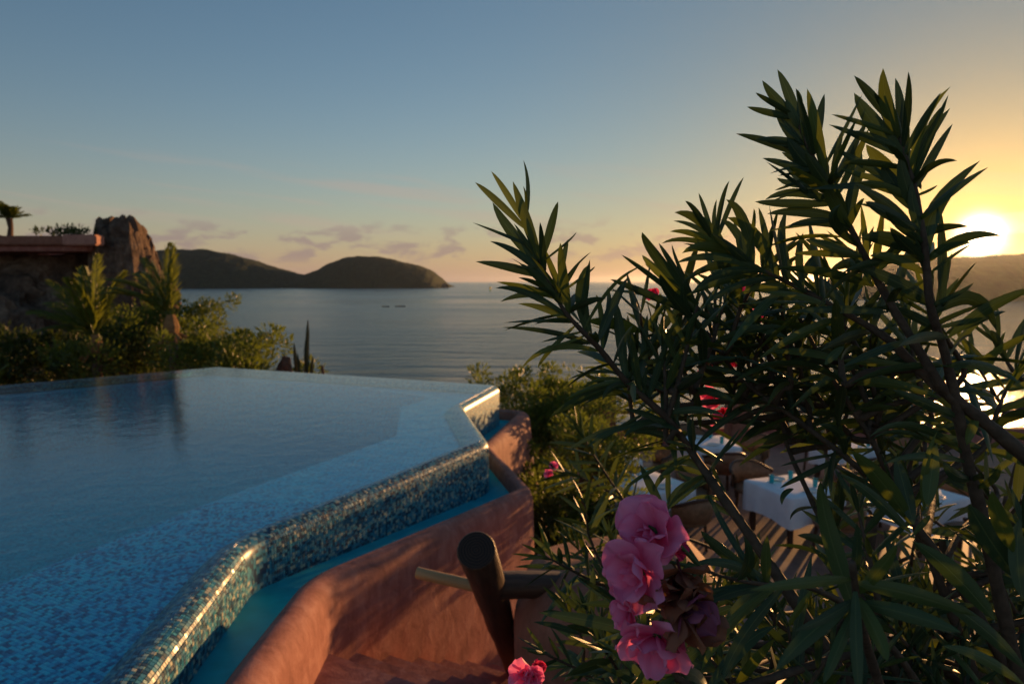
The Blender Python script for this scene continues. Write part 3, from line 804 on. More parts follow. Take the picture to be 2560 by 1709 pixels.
palm('coconut_palm', (-12.0, 15.2, -2.6), .9, .13, [(0, 40, 78, 1.6), (1, 170, 62, 1.7), (1, 0, 64, 1.5), (2, 200, 48, 1.6), (1, 240, 60, 1.6), (0, 110, 72, 1.5), (2, 330, 46, 1.5)],
     'small palm showing only a fan of fronds above the pool edge', True)

# columnar cactus and broken rock beyond the pool edge
cz = -1.0
ca_ = empty('column_cactus', (-4.92, 16.0, -1.9)); tag(ca_, 'dark column cactus with five upright arms beyond the pool', 'cactus')
for bx_, tx, tz, ty, r in ((0, .13, 2.50, 0, .045), (-.08, -.24, 1.95, .1, .042), (-.03, -.10, 1.72, -.1, .04), (.03, .19, 1.62, .1, .045), (.02, .05, 2.05, .05, .04)):
    mbx = MB(); pts = []; rad = []
    for i in range(9):
        t = i / 8; pts.append((bx_ + (tx - bx_) * t ** .8, ty * t, tz * t)); rad.append(r * (1 if t < .85 else 1 - ((t - .85) / .15) ** 2 * .8))
    mbx.tube(pts, rad, 14)
    for i, v in enumerate(mbx.v):        # ribs
        if i % 2: cpt = Vector(pts[min(8, i // 14)]); v.xy = cpt.xy + (v.xy - cpt.xy) * .78
    mbx.build('cactus_arm', MAT['cactus'], ca_)
bm = bmesh.new(); bmesh.ops.create_icosphere(bm, subdivisions=3, radius=1.0)
for v in bm.verts:
    p = v.co.copy(); q = 1 + .22 * noise.noise(p * 1.7) + .08 * noise.noise(p * 5); v.co = Vector((p.x * .22 * q + .05 * p.z, p.y * .22 * q, p.z * .75 * q))
me = bpy.data.meshes.new('stump'); bm.to_mesh(me); bm.free(); me.materials.append(MAT['rock'])
o = obj('rock_stump', me); o.location = (-5.33, 15.8, -.98); tag(o, 'dark upright stone standing beside the column cactus', 'rock')
o = MB(); o.tube([(0, 0, -1), (.01, 0, .1), (-.02, 0, .42)], [.05, .045, .03], 8); o = o.build('dead_post', MAT['bark'], None, True); o.location = (-4.35, 15.6, -.85); tag(o, 'short thin dead stem past the column cactus', 'stump')

# ------------------------------------------------------------------ rock with the roof terrace
def crag(name, loc, size, seed, sub=6, pw_=1.0, lean=0.0, amp=.38):
    bm = bmesh.new(); bmesh.ops.create_icosphere(bm, subdivisions=sub, radius=1.0); s = Vector((seed, seed * 1.7, seed * .3))
    for v in bm.verts:
        p = v.co.copy()
        p = Vector([math.copysign(abs(c) ** pw_, c) for c in p])
        r1 = noise.fractal(p * 1.3 + s, 1.0, 2.0, 3); r2 = noise.ridged_multi_fractal(p * 2.6 + s, 1.0, 2.2, 4, 1.0, 2.0) - 1.0; r3 = noise.cell(p * 4.2 + s)
        q = 1 + amp * r1 + amp * .28 * r2 + .05 * r3
        v.co = Vector((p.x * size[0] * q + lean * p.z, p.y * size[1] * q, p.z * size[2] * q))
    me = bpy.data.meshes.new(name); bm.to_mesh(me); bm.free(); me.materials.append(MAT['rock'])
    o = obj(name, me); o.location = loc
    return o
o = crag('rock_pinnacle', (-13.15, 23.9, -.70), (.95, 1.2, 4.25), 12.3, 6, .66, -.3, .10); tag(o, 'tall craggy rock pinnacle catching the low sun beside the terrace slab', 'rock')
o = crag('rock_cliff', (-19.4, 25.0, -1.6), (6.4, 3.3, 4.15), 9.7, 6, .75, 0, .26); tag(o, 'shadowed craggy rock face beneath the terrace slab', 'rock')
o = crag('boulder', (-16.6, 22.0, -1.6), (2.2, 1.6, 2.1), 2.2, 5, .9, 0, .4); tag(o, 'rounded boulder at the foot of the shadowed rock face', 'rock')
terr = empty('roof_terrace', (-18.85, 23.4, 2.66)); tag(terr, 'pink concrete terrace slab set on the rock', 'building')
b2 = rbox(13.6, 2.2, .30, .04); me = bpy.data.meshes.new('slab'); b2.to_mesh(me); b2.free(); me.materials.append(MAT['plaster_brown']); o = shade_auto(obj('slab', me, terr)); o.location = (-1.6, 0, .16); 
b2 = rbox(13.3, 1.9, .18, .03); me = bpy.data.meshes.new('fascia'); b2.to_mesh(me); b2.free(); me.materials.append(MAT['plaster']); o = shade_auto(obj('fascia', me, terr)); o.location = (-1.65, .05, -.09)
b2 = rbox(1.1, .5, .34, .04); me = bpy.data.meshes.new('corner_block'); b2.to_mesh(me); b2.free(); me.materials.append(MAT['plaster_pale']); o = shade_auto(obj('corner_block', me, terr)); o.location = (4.98, -1.1, .16)
# cycad on the terrace and a creeping plant
cy = empty('cycad', (-16.75, 23.0, 2.97)); tag(cy, 'cycad with a feathery crown on the terrace slab', 'cycad')
mbx = MB(); mbx.tube([(0, 0, 0), (.04, 0, .3), (.02, 0, .62)], [.09, .075, .10], 9, True, .2); mbx.build('trunk', MAT['bark'], cy)
for i in range(26):
    o = obj('frond', FR[rnd.choice((1, 2))], cy); o.location = (0, 0, .58); o.rotation_euler = (rnd.uniform(-.3, .3), -R(rnd.uniform(18, 68)), R(i * 360 / 26 + rnd.uniform(-8, 8))); q = rnd.uniform(.55, .75); o.scale = (q, q, q)
cr = empty('creeping_plant', (-14.9, 22.8, 2.97)); tag(cr, 'low sparse plant creeping along the terrace slab', 'plant')
vs, fs, cs = leaf_cloud(random.Random(31), .9, .3, .22, 420, .14); mobj('foliage', [v + Vector((0, 0, .12)) for v in vs], fs, MAT['bush_dark'], cr)

# ------------------------------------------------------------------ far things on the bay
def panga(loc, rz, lab):
    t = empty('motor_boat', loc, rz); tag(t, lab, 'boat', 'small open boats out on the bay')
    vs = []; fs = []; st = 9
    for i in range(st + 1):
        u = i / st; x = -3.6 + 7.2 * u; wd = .95 * (1 - max(0, (u - .45) / .55) ** 2) + .01; rise = .35 * max(0, u - .5) ** 2 * 4
        vs += [(x, -wd, .75 + rise), (x, -wd * .6, -.2), (x, 0, -.35 + rise * .5), (x, wd * .6, -.2), (x, wd, .75 + rise), (x, wd * .85, .35 + rise), (x, -wd * .85, .35 + rise)]
    for i in range(st):
        for j in range(7): a, b_ = i * 7 + j, i * 7 + (j + 1) % 7; fs.append((a, b_, b_ + 7, a + 7))
    fs += [tuple(range(7)), tuple(st * 7 + j for j in range(6, -1, -1))]
    mobj('hull', vs, fs, MAT['boat_dark'], t)
    mbx = MB(); mbx.box((-3.75, 0, .7), (.35, .4, 1.1)); mbx.build('outboard_motor', MAT['boat_dark'], t)
    for x in (-1.6, .2):
        mbx = MB(); mbx.box((x, 0, .62), (.35, 1.5, .06)); mbx.build('bench', MAT['wood_dark'], t)
    return t
panga((-131.5, 712, SEA_Z + .1), R(4), 'dark open motor boat trailing a long wake on the bay')
panga((-119.5, 720, SEA_Z + .1), R(10), 'open motor boat just ahead of the wake on the bay')
panga((-115.0, 716, SEA_Z + .1), R(-6), 'open motor boat leading the small group on the bay')
bu = empty('channel_buoy', (-62.0, 1950, SEA_Z)); tag(bu, 'yellow and green channel buoy near the open sea', 'buoy')
mbx = MB(); mbx.lathe((0, 0, 0), [(3.2, -.5), (3.5, .6), (3.2, 1.8), (1.6, 2.2), (1.3, 4.5)], 14); mbx.build('float', MAT['green_paint'], bu)
mbx = MB(); mbx.lathe((0, 0, 4.3), [(1.5, 0), (2.6, .6), (2.6, 5.4), (1.2, 6.4)], 10); mbx.build('cage', MAT['yellow'], bu)
mbx = MB(); mbx.lathe((0, 0, 10.6), [(.35, 0), (.35, 1.2), (1.1, 1.4), (.1, 3.4)], 8); mbx.build('topmark', MAT['green_paint'], bu)
isl = crag('rock_islet', (-271.0, 2760, SEA_Z + 4), (16, 10, 13), 5.5, 4, 1.0, 0, .4); tag(isl, 'small dark rock islet off the tip of the headland', 'rock')
for i, (u, v, sx, lab) in enumerate(((352, 592, 15, 'white house highest on the wooded headland'), (361, 595, 12, 'white house just under the highest one on the headland'), (345, 603, 9, 'small white house low on the headland beside the lit rock'))):
    yy = 2780; t = empty('hillside_house', ((u - 1174.5) / 1566 * yy, yy, CAM_Z + yy * (645 - v) / 1566 - 6)); tag(t, lab, 'house', 'white houses on the headland')
    mbx = MB(); mbx.box((0, 0, 4), (sx, 10, 10)); mbx.build('wall', MAT['white_paint'], t)
    mbx = MB(); mbx.add([(-sx / 2 - 1, -6, 9.01), (sx / 2 + 1, -6, 9.01), (sx / 2 + 1, 6, 9.01), (-sx / 2 - 1, 6, 9.01), (-sx / 2, 0, 12), (sx / 2, 0, 12)], [(0, 1, 5, 4), (2, 3, 4, 5), (1, 2, 5), (3, 0, 4), (0, 3, 2, 1)]); mbx.build('roof', MAT['plaster'], t)

# ------------------------------------------------------------------ sea air
hb = MB(); hb.box((0, 14600, 63.5), (61000, 31500, 193)); hz = hb.build('haze', None); tag(hz, 'thin humid haze over the bay', 'haze', kind='stuff')
hm = bpy.data.materials.new('haze'); hm.use_nodes = True; hn = N(hm.node_tree); hn.t.nodes.clear()
pv = hn.node('ShaderNodeVolumePrincipled'); pv.inputs['Color'].default_value = (.78, .88, 1.0, 1); pv.inputs['Density'].default_value = 1.9e-5; pv.inputs['Anisotropy'].default_value = .8
ho = hn.node('ShaderNodeOutputMaterial'); L(hn, pv.outputs[0], ho.inputs['Volume']); hz.data.materials.append(hm)

# ------------------------------------------------------------------ oleander
# leaves with a pose of their own, in metres: stalk end, middle, tip, width
LEAVES = [
(0.022,0.964,1.572, -0.022,0.972,1.614, -0.052,0.979,1.639, 0.0133),
(0.016,0.971,1.592, -0.009,0.987,1.629, -0.030,1.002,1.658, 0.0117),
(0.051,0.963,1.521, 0.000,0.979,1.571, -0.028,0.995,1.613, 0.0207),
(0.052,0.943,1.538, 0.022,0.941,1.589, 0.001,0.939,1.635, 0.0198),
(0.036,0.976,1.597, 0.027,0.980,1.635, 0.016,0.984,1.671, 0.0071),
(0.031,0.975,1.601, 0.023,0.955,1.615, 0.015,0.936,1.628, 0.0048),
(0.057,0.956,1.539, 0.057,0.945,1.579, 0.062,0.932,1.607, 0.0151),
(0.084,0.955,1.497, 0.077,0.956,1.537, 0.078,0.956,1.558, 0.0106),
(0.089,0.936,1.465, 0.071,0.924,1.512, 0.064,0.911,1.551, 0.0179),
(0.022,0.951,1.545, -0.015,0.965,1.565, -0.056,0.978,1.583, 0.0053),
(0.060,0.962,1.502, 0.015,0.946,1.536, -0.030,0.929,1.554, 0.0135),
(0.078,0.960,1.468, 0.042,0.943,1.502, 0.009,0.926,1.525, 0.0139),
(0.084,0.953,1.453, 0.022,0.936,1.485, -0.022,0.916,1.491, 0.0117),
(0.093,0.933,1.437, 0.051,0.945,1.460, 0.008,0.956,1.469, 0.0127),
(0.079,0.940,1.442, 0.054,0.924,1.447, 0.030,0.907,1.443, 0.0060),
(0.116,0.960,1.406, 0.052,0.972,1.427, -0.015,0.982,1.434, 0.0099),
(0.090,0.940,1.419, 0.065,0.954,1.419, 0.041,0.967,1.414, 0.0049),
(0.093,0.947,1.413, 0.070,0.949,1.411, 0.048,0.951,1.410, 0.0044),
(0.129,0.935,1.386, 0.060,0.949,1.404, 0.013,0.959,1.377, 0.0115),
(0.053,0.950,1.396, 0.043,0.963,1.390, 0.037,0.976,1.375, 0.0081),
(0.121,0.959,1.428, 0.099,0.951,1.482, 0.106,0.942,1.524, 0.0237),
(0.077,0.947,1.469, 0.052,0.930,1.487, 0.029,0.912,1.490, 0.0069),
(0.024,0.944,1.515, 0.014,0.922,1.517, 0.004,0.900,1.520, 0.0047),
(0.081,0.952,1.547, 0.085,0.952,1.558, 0.089,0.952,1.568, 0.0031),
(0.085,0.938,1.495, 0.089,0.942,1.517, 0.097,0.946,1.531, 0.0052),
(0.109,0.950,1.510, 0.110,0.938,1.515, 0.112,0.925,1.520, 0.0039),
(0.123,0.959,1.451, 0.145,0.957,1.497, 0.183,0.954,1.522, 0.0062),
(0.224,1.015,1.464, 0.180,1.012,1.488, 0.144,1.007,1.503, 0.0145),
(0.228,1.028,1.473, 0.191,1.009,1.513, 0.157,0.988,1.538, 0.0098),
(0.235,1.038,1.499, 0.204,1.018,1.541, 0.188,0.996,1.571, 0.0211),
(0.222,1.031,1.495, 0.209,1.042,1.518, 0.199,1.053,1.540, 0.0125),
(0.233,1.009,1.497, 0.228,1.019,1.532, 0.219,1.028,1.557, 0.0113),
(0.240,1.021,1.506, 0.239,1.021,1.532, 0.237,1.021,1.555, 0.0066),
(0.233,1.005,1.458, 0.219,0.985,1.486, 0.208,0.964,1.510, 0.0191),
(0.155,1.010,1.446, 0.150,1.025,1.466, 0.145,1.040,1.492, 0.0128),
(0.192,1.006,1.399, 0.167,1.015,1.438, 0.154,1.023,1.473, 0.0212),
(0.208,1.025,1.361, 0.206,1.041,1.408, 0.210,1.058,1.450, 0.0155),
(0.141,1.015,1.448, 0.132,1.005,1.465, 0.122,0.996,1.481, 0.0102),
(0.189,1.015,1.389, 0.167,1.024,1.421, 0.147,1.032,1.449, 0.0128),
(0.154,1.001,1.374, 0.118,1.005,1.368, 0.083,1.009,1.354, 0.0061),
(0.146,1.021,1.370, 0.125,1.031,1.372, 0.106,1.040,1.366, 0.0043),
(0.156,0.997,1.353, 0.118,1.009,1.342, 0.079,1.020,1.322, 0.0090),
(0.182,0.999,1.357, 0.150,0.987,1.350, 0.130,0.974,1.329, 0.0143),
(0.197,1.017,1.386, 0.218,1.029,1.387, 0.250,1.040,1.374, 0.0096),
(0.160,1.007,1.361, 0.131,1.018,1.355, 0.104,1.029,1.336, 0.0062),
(0.249,1.020,1.443, 0.249,1.010,1.474, 0.252,1.000,1.499, 0.0140),
(0.252,1.011,1.410, 0.259,0.995,1.440, 0.272,0.979,1.459, 0.0115),
(0.201,0.999,1.360, 0.179,0.983,1.397, 0.169,0.967,1.430, 0.0160),
(0.214,1.016,1.348, 0.229,1.034,1.384, 0.245,1.052,1.419, 0.0145),
(0.263,0.900,1.575, 0.236,0.878,1.591, 0.214,0.856,1.599, 0.0095),
(0.269,0.925,1.575, 0.257,0.923,1.598, 0.248,0.921,1.617, 0.0076),
(0.291,0.906,1.557, 0.247,0.892,1.581, 0.206,0.877,1.587, 0.0185),
(0.288,0.911,1.555, 0.250,0.921,1.574, 0.217,0.930,1.581, 0.0091),
(0.292,0.907,1.549, 0.242,0.900,1.563, 0.204,0.892,1.564, 0.0112),
(0.288,0.894,1.545, 0.235,0.907,1.556, 0.199,0.918,1.550, 0.0089),
(0.315,0.893,1.538, 0.258,0.888,1.547, 0.218,0.882,1.536, 0.0184),
(0.348,0.916,1.527, 0.273,0.897,1.536, 0.208,0.876,1.523, 0.0149),
(0.356,0.912,1.522, 0.287,0.926,1.526, 0.230,0.936,1.496, 0.0154),
(0.271,0.914,1.570, 0.270,0.922,1.589, 0.275,0.930,1.610, 0.0067),
(0.277,0.899,1.578, 0.273,0.893,1.606, 0.278,0.888,1.628, 0.0078),
(0.291,0.901,1.596, 0.295,0.912,1.615, 0.308,0.923,1.638, 0.0080),
(0.330,0.903,1.559, 0.304,0.898,1.589, 0.276,0.893,1.605, 0.0181),
(0.326,0.923,1.553, 0.305,0.934,1.572, 0.285,0.944,1.584, 0.0150),
(0.359,0.921,1.532, 0.323,0.917,1.567, 0.284,0.912,1.584, 0.0223),
(0.353,0.907,1.541, 0.338,0.914,1.571, 0.328,0.920,1.598, 0.0113),
(0.327,0.909,1.566, 0.318,0.897,1.580, 0.309,0.884,1.593, 0.0065),
(0.349,0.905,1.555, 0.340,0.888,1.574, 0.335,0.870,1.591, 0.0064),
(0.371,0.902,1.522, 0.361,0.920,1.560, 0.373,0.938,1.597, 0.0152),
(0.401,0.918,1.503, 0.387,0.921,1.537, 0.390,0.923,1.565, 0.0129),
(0.334,0.905,1.517, 0.277,0.893,1.512, 0.233,0.879,1.488, 0.0149),
(0.348,0.892,1.510, 0.288,0.877,1.496, 0.241,0.860,1.469, 0.0114),
(0.390,0.912,1.496, 0.404,0.924,1.525, 0.427,0.935,1.544, 0.0144),
(0.370,0.901,1.524, 0.361,0.910,1.545, 0.357,0.918,1.567, 0.0142),
(0.390,0.912,1.506, 0.339,0.914,1.498, 0.297,0.915,1.477, 0.0110),
(0.350,0.825,1.687, 0.331,0.833,1.722, 0.317,0.841,1.752, 0.0153),
(0.331,0.816,1.691, 0.309,0.821,1.713, 0.294,0.826,1.735, 0.0142),
(0.307,0.814,1.701, 0.293,0.809,1.708, 0.279,0.804,1.715, 0.0078),
(0.319,0.828,1.686, 0.299,0.831,1.698, 0.280,0.835,1.707, 0.0102),
(0.353,0.810,1.645, 0.329,0.826,1.679, 0.315,0.841,1.711, 0.0219),
(0.346,0.825,1.698, 0.341,0.825,1.712, 0.333,0.824,1.725, 0.0080),
(0.372,0.800,1.632, 0.350,0.801,1.680, 0.337,0.802,1.719, 0.0164),
(0.338,0.811,1.678, 0.328,0.815,1.695, 0.319,0.818,1.712, 0.0125),
(0.324,0.816,1.653, 0.308,0.824,1.665, 0.290,0.832,1.668, 0.0093),
(0.324,0.821,1.656, 0.312,0.829,1.663, 0.300,0.837,1.671, 0.0076),
(0.368,0.809,1.613, 0.340,0.812,1.640, 0.321,0.815,1.667, 0.0237),
(0.351,0.821,1.625, 0.339,0.831,1.641, 0.325,0.840,1.655, 0.0124),
(0.350,0.809,1.617, 0.324,0.819,1.635, 0.298,0.829,1.646, 0.0122),
(0.382,0.825,1.625, 0.368,0.831,1.660, 0.348,0.837,1.694, 0.0136),
(0.347,0.827,1.605, 0.336,0.841,1.615, 0.326,0.855,1.627, 0.0117),
(0.348,0.814,1.615, 0.329,0.811,1.623, 0.309,0.807,1.622, 0.0042),
(0.370,0.801,1.587, 0.332,0.811,1.603, 0.299,0.819,1.596, 0.0134),
(0.349,0.824,1.581, 0.317,0.818,1.589, 0.285,0.813,1.593, 0.0135),
(0.377,0.815,1.568, 0.341,0.820,1.581, 0.304,0.824,1.580, 0.0157),
(0.399,0.816,1.562, 0.355,0.798,1.569, 0.311,0.779,1.562, 0.0132),
(0.330,0.821,1.610, 0.320,0.819,1.609, 0.310,0.818,1.607, 0.0042),
(0.400,0.815,1.574, 0.375,0.809,1.600, 0.356,0.803,1.628, 0.0238),
(0.366,0.812,1.559, 0.335,0.818,1.563, 0.307,0.824,1.560, 0.0051),
(0.389,0.817,1.614, 0.386,0.824,1.646, 0.396,0.831,1.683, 0.0093),
(0.389,0.801,1.632, 0.380,0.784,1.657, 0.378,0.767,1.678, 0.0068),
(0.402,0.812,1.615, 0.408,0.816,1.649, 0.418,0.819,1.678, 0.0113),
(0.394,0.802,1.579, 0.400,0.807,1.612, 0.419,0.813,1.646, 0.0141),
(0.387,0.809,1.522, 0.355,0.787,1.539, 0.325,0.764,1.546, 0.0143),
(0.385,0.804,1.517, 0.353,0.789,1.529, 0.317,0.773,1.531, 0.0102),
(0.397,0.793,1.538, 0.361,0.776,1.565, 0.360,0.758,1.584, 0.0140),
(0.372,0.807,1.600, 0.348,0.791,1.624, 0.326,0.775,1.643, 0.0183),
(0.360,0.802,1.593, 0.329,0.780,1.613, 0.302,0.758,1.625, 0.0140),
(0.393,0.807,1.559, 0.372,0.800,1.589, 0.355,0.793,1.618, 0.0186),
(0.410,0.772,1.673, 0.394,0.773,1.702, 0.376,0.773,1.725, 0.0134),
(0.416,0.757,1.632, 0.396,0.772,1.673, 0.383,0.786,1.710, 0.0229),
(0.412,0.752,1.656, 0.397,0.746,1.690, 0.390,0.740,1.723, 0.0179),
(0.405,0.762,1.679, 0.395,0.754,1.690, 0.385,0.747,1.700, 0.0065),
(0.421,0.755,1.651, 0.425,0.767,1.691, 0.424,0.778,1.724, 0.0125),
(0.429,0.762,1.648, 0.420,0.742,1.685, 0.406,0.721,1.714, 0.0095),
(0.440,0.767,1.615, 0.439,0.750,1.665, 0.457,0.732,1.702, 0.0103),
(0.446,0.765,1.626, 0.453,0.757,1.663, 0.459,0.748,1.686, 0.0085),
(0.447,0.764,1.603, 0.475,0.782,1.644, 0.503,0.798,1.679, 0.0116),
(0.449,0.773,1.615, 0.450,0.766,1.638, 0.455,0.760,1.656, 0.0086),
(0.454,0.764,1.520, 0.469,0.770,1.580, 0.522,0.776,1.634, 0.0219),
(0.400,0.763,1.654, 0.365,0.744,1.667, 0.331,0.725,1.672, 0.0065),
(0.412,0.768,1.642, 0.393,0.767,1.657, 0.368,0.765,1.664, 0.0094),
(0.440,0.775,1.592, 0.423,0.792,1.630, 0.410,0.808,1.658, 0.0236),
(0.406,0.767,1.616, 0.379,0.756,1.626, 0.354,0.745,1.626, 0.0093),
(0.456,0.773,1.593, 0.451,0.748,1.597, 0.444,0.724,1.600, 0.0031),
(0.446,0.743,1.516, 0.466,0.742,1.535, 0.495,0.740,1.542, 0.0123),
(0.477,0.757,1.510, 0.480,0.740,1.529, 0.482,0.721,1.539, 0.0035),
(0.471,0.752,1.444, 0.516,0.765,1.475, 0.550,0.773,1.444, 0.0220),
(0.422,0.757,1.584, 0.396,0.750,1.601, 0.371,0.743,1.605, 0.0124),
(0.425,0.750,1.555, 0.396,0.738,1.573, 0.370,0.725,1.583, 0.0160),
(0.446,0.770,1.531, 0.413,0.761,1.546, 0.380,0.752,1.547, 0.0225),
(0.408,0.776,1.604, 0.394,0.789,1.617, 0.379,0.802,1.630, 0.0089),
(0.447,0.762,1.565, 0.444,0.747,1.570, 0.441,0.733,1.574, 0.0046),
(0.448,0.768,1.509, 0.421,0.765,1.526, 0.395,0.760,1.528, 0.0147),
(0.434,0.754,1.544, 0.415,0.743,1.559, 0.395,0.732,1.574, 0.0123),
(0.442,0.774,1.576, 0.423,0.772,1.607, 0.408,0.768,1.630, 0.0199),
(0.434,0.753,1.574, 0.423,0.750,1.606, 0.417,0.747,1.638, 0.0174),
(0.437,0.746,1.553, 0.433,0.749,1.581, 0.433,0.751,1.608, 0.0135),
(0.441,0.753,1.516, 0.419,0.741,1.539, 0.400,0.730,1.557, 0.0154),
(0.484,0.755,1.430, 0.517,0.765,1.451, 0.543,0.774,1.460, 0.0080),
(0.456,0.735,1.458, 0.479,0.733,1.483, 0.493,0.731,1.499, 0.0065),
(0.265,0.493,1.247, 0.314,0.506,1.252, 0.367,0.517,1.237, 0.0164),
(0.280,0.507,1.230, 0.305,0.493,1.244, 0.328,0.477,1.245, 0.0160),
(0.251,0.494,1.258, 0.207,0.476,1.278, 0.165,0.458,1.286, 0.0104),
(0.271,0.514,1.247, 0.282,0.504,1.280, 0.287,0.493,1.305, 0.0124),
(0.261,0.505,1.270, 0.261,0.501,1.296, 0.258,0.497,1.321, 0.0088),
(0.264,0.502,1.227, 0.228,0.501,1.223, 0.201,0.498,1.203, 0.0164),
(0.262,0.506,1.238, 0.231,0.487,1.246, 0.202,0.467,1.252, 0.0086),
(0.269,0.506,1.236, 0.276,0.493,1.229, 0.276,0.479,1.222, 0.0143),
(0.264,0.499,1.224, 0.242,0.486,1.216, 0.227,0.474,1.208, 0.0104),
(0.261,0.493,1.236, 0.258,0.487,1.216, 0.258,0.481,1.190, 0.0114),
(0.303,0.597,1.224, 0.281,0.591,1.280, 0.270,0.585,1.325, 0.0207),
(0.465,0.606,1.227, 0.436,0.608,1.268, 0.418,0.609,1.297, 0.0264),
(0.445,0.587,1.261, 0.422,0.575,1.294, 0.405,0.563,1.324, 0.0185),
(0.437,0.594,1.195, 0.407,0.609,1.232, 0.376,0.623,1.257, 0.0240),
(0.474,0.602,1.144, 0.427,0.603,1.188, 0.382,0.602,1.215, 0.0171),
(0.453,0.583,1.220, 0.453,0.593,1.258, 0.460,0.601,1.287, 0.0166),
(0.463,0.588,1.137, 0.423,0.588,1.163, 0.386,0.587,1.174, 0.0126),
(0.240,0.604,1.221, 0.226,0.606,1.244, 0.213,0.609,1.267, 0.0128),
(0.470,0.777,1.217, 0.466,0.793,1.257, 0.462,0.807,1.292, 0.0237),
(0.466,0.774,1.207, 0.417,0.768,1.253, 0.373,0.762,1.282, 0.0161),
(0.474,0.788,1.213, 0.431,0.776,1.267, 0.385,0.762,1.309, 0.0270),
(0.486,0.773,1.229, 0.480,0.780,1.214, 0.475,0.787,1.199, 0.0082),
(0.479,0.767,1.242, 0.489,0.779,1.277, 0.500,0.790,1.310, 0.0216),
(0.487,0.785,1.231, 0.483,0.782,1.282, 0.492,0.778,1.327, 0.0098),
(0.364,0.788,1.404, 0.380,0.796,1.417, 0.392,0.802,1.423, 0.0120),
(0.524,0.796,1.278, 0.463,0.781,1.329, 0.405,0.761,1.325, 0.0124),
(0.546,0.779,1.238, 0.563,0.779,1.266, 0.566,0.778,1.289, 0.0108),
(0.541,0.781,1.249, 0.540,0.771,1.269, 0.533,0.760,1.285, 0.0107),
(0.504,0.777,1.327, 0.471,0.778,1.357, 0.438,0.779,1.376, 0.0161),
(0.523,0.792,1.265, 0.471,0.772,1.296, 0.416,0.750,1.296, 0.0096),
(0.534,0.772,1.246, 0.519,0.782,1.268, 0.510,0.792,1.288, 0.0179),
(0.561,0.798,1.339, 0.547,0.798,1.323, 0.541,0.798,1.306, 0.0138),
(0.266,0.681,1.187, 0.221,0.688,1.219, 0.197,0.693,1.241, 0.0161),
(0.237,0.712,1.216, 0.227,0.729,1.240, 0.221,0.746,1.263, 0.0085),
(0.273,0.700,1.176, 0.223,0.680,1.210, 0.177,0.658,1.218, 0.0128),
(0.256,0.704,1.172, 0.220,0.688,1.179, 0.188,0.672,1.181, 0.0089),
(0.284,0.697,1.162, 0.244,0.709,1.144, 0.227,0.717,1.091, 0.0192),
(0.271,0.700,1.168, 0.226,0.681,1.177, 0.185,0.661,1.172, 0.0120),
(0.279,0.686,1.155, 0.230,0.695,1.129, 0.204,0.703,1.081, 0.0144),
(0.277,0.684,1.185, 0.267,0.686,1.212, 0.265,0.688,1.238, 0.0141),
(0.280,0.688,1.141, 0.235,0.669,1.127, 0.210,0.648,1.102, 0.0159),
(0.210,1.039,1.286, 0.152,1.015,1.278, 0.111,0.989,1.256, 0.0113),
(0.186,1.023,1.287, 0.154,1.013,1.275, 0.129,1.001,1.257, 0.0062),
(0.207,1.022,1.284, 0.180,0.999,1.284, 0.162,0.975,1.273, 0.0091),
(0.273,1.033,1.241, 0.230,1.040,1.265, 0.186,1.045,1.265, 0.0158),
(0.222,1.046,1.276, 0.195,1.026,1.278, 0.173,1.006,1.272, 0.0062),
(0.242,1.027,1.215, 0.191,1.013,1.202, 0.165,0.999,1.182, 0.0072),
(0.300,1.030,1.198, 0.267,1.027,1.224, 0.239,1.021,1.217, 0.0157),
(0.237,1.041,1.207, 0.223,1.030,1.196, 0.219,1.019,1.180, 0.0116),
(0.217,1.010,1.153, 0.192,1.014,1.167, 0.171,1.018,1.179, 0.0093),
(0.231,1.013,1.156, 0.211,1.016,1.191, 0.195,1.020,1.223, 0.0176),
(0.241,1.024,1.159, 0.243,1.038,1.190, 0.246,1.053,1.223, 0.0106),
(0.255,1.027,1.174, 0.257,1.028,1.193, 0.256,1.030,1.210, 0.0084),
(0.302,1.027,1.270, 0.286,1.024,1.273, 0.269,1.021,1.269, 0.0041),
(0.343,1.026,1.268, 0.309,1.031,1.268, 0.282,1.034,1.244, 0.0125),
(0.278,1.036,1.285, 0.264,1.015,1.279, 0.258,0.995,1.271, 0.0113),
(0.308,1.025,1.257, 0.288,1.014,1.257, 0.269,1.004,1.255, 0.0051),
(0.353,1.039,1.251, 0.334,1.021,1.248, 0.317,1.003,1.244, 0.0062),
(0.309,1.033,1.187, 0.261,1.033,1.177, 0.237,1.031,1.138, 0.0200),
(0.313,1.013,1.172, 0.290,1.015,1.175, 0.264,1.015,1.165, 0.0073),
(0.319,1.010,1.139, 0.299,0.992,1.166, 0.286,0.974,1.190, 0.0102),
(0.342,1.024,1.134, 0.316,1.013,1.184, 0.299,1.002,1.232, 0.0124),
(0.262,1.035,1.161, 0.246,1.029,1.155, 0.233,1.023,1.148, 0.0084),
(0.491,0.976,1.245, 0.481,0.986,1.278, 0.452,0.994,1.290, 0.0170),
(0.570,0.960,1.159, 0.527,0.969,1.216, 0.495,0.976,1.255, 0.0286),
(0.558,0.961,1.163, 0.496,0.946,1.214, 0.455,0.929,1.240, 0.0116),
(0.635,0.996,1.253, 0.579,1.000,1.277, 0.535,1.001,1.264, 0.0081),
(0.478,0.972,1.236, 0.456,0.951,1.226, 0.445,0.929,1.207, 0.0107),
(0.583,0.987,1.150, 0.563,0.993,1.204, 0.550,0.999,1.247, 0.0051),
(0.592,0.982,1.148, 0.569,0.968,1.211, 0.548,0.953,1.259, 0.0227),
(0.598,0.977,1.157, 0.605,0.971,1.205, 0.607,0.963,1.247, 0.0109),
(0.472,0.966,1.157, 0.448,0.956,1.187, 0.438,0.948,1.218, 0.0186),
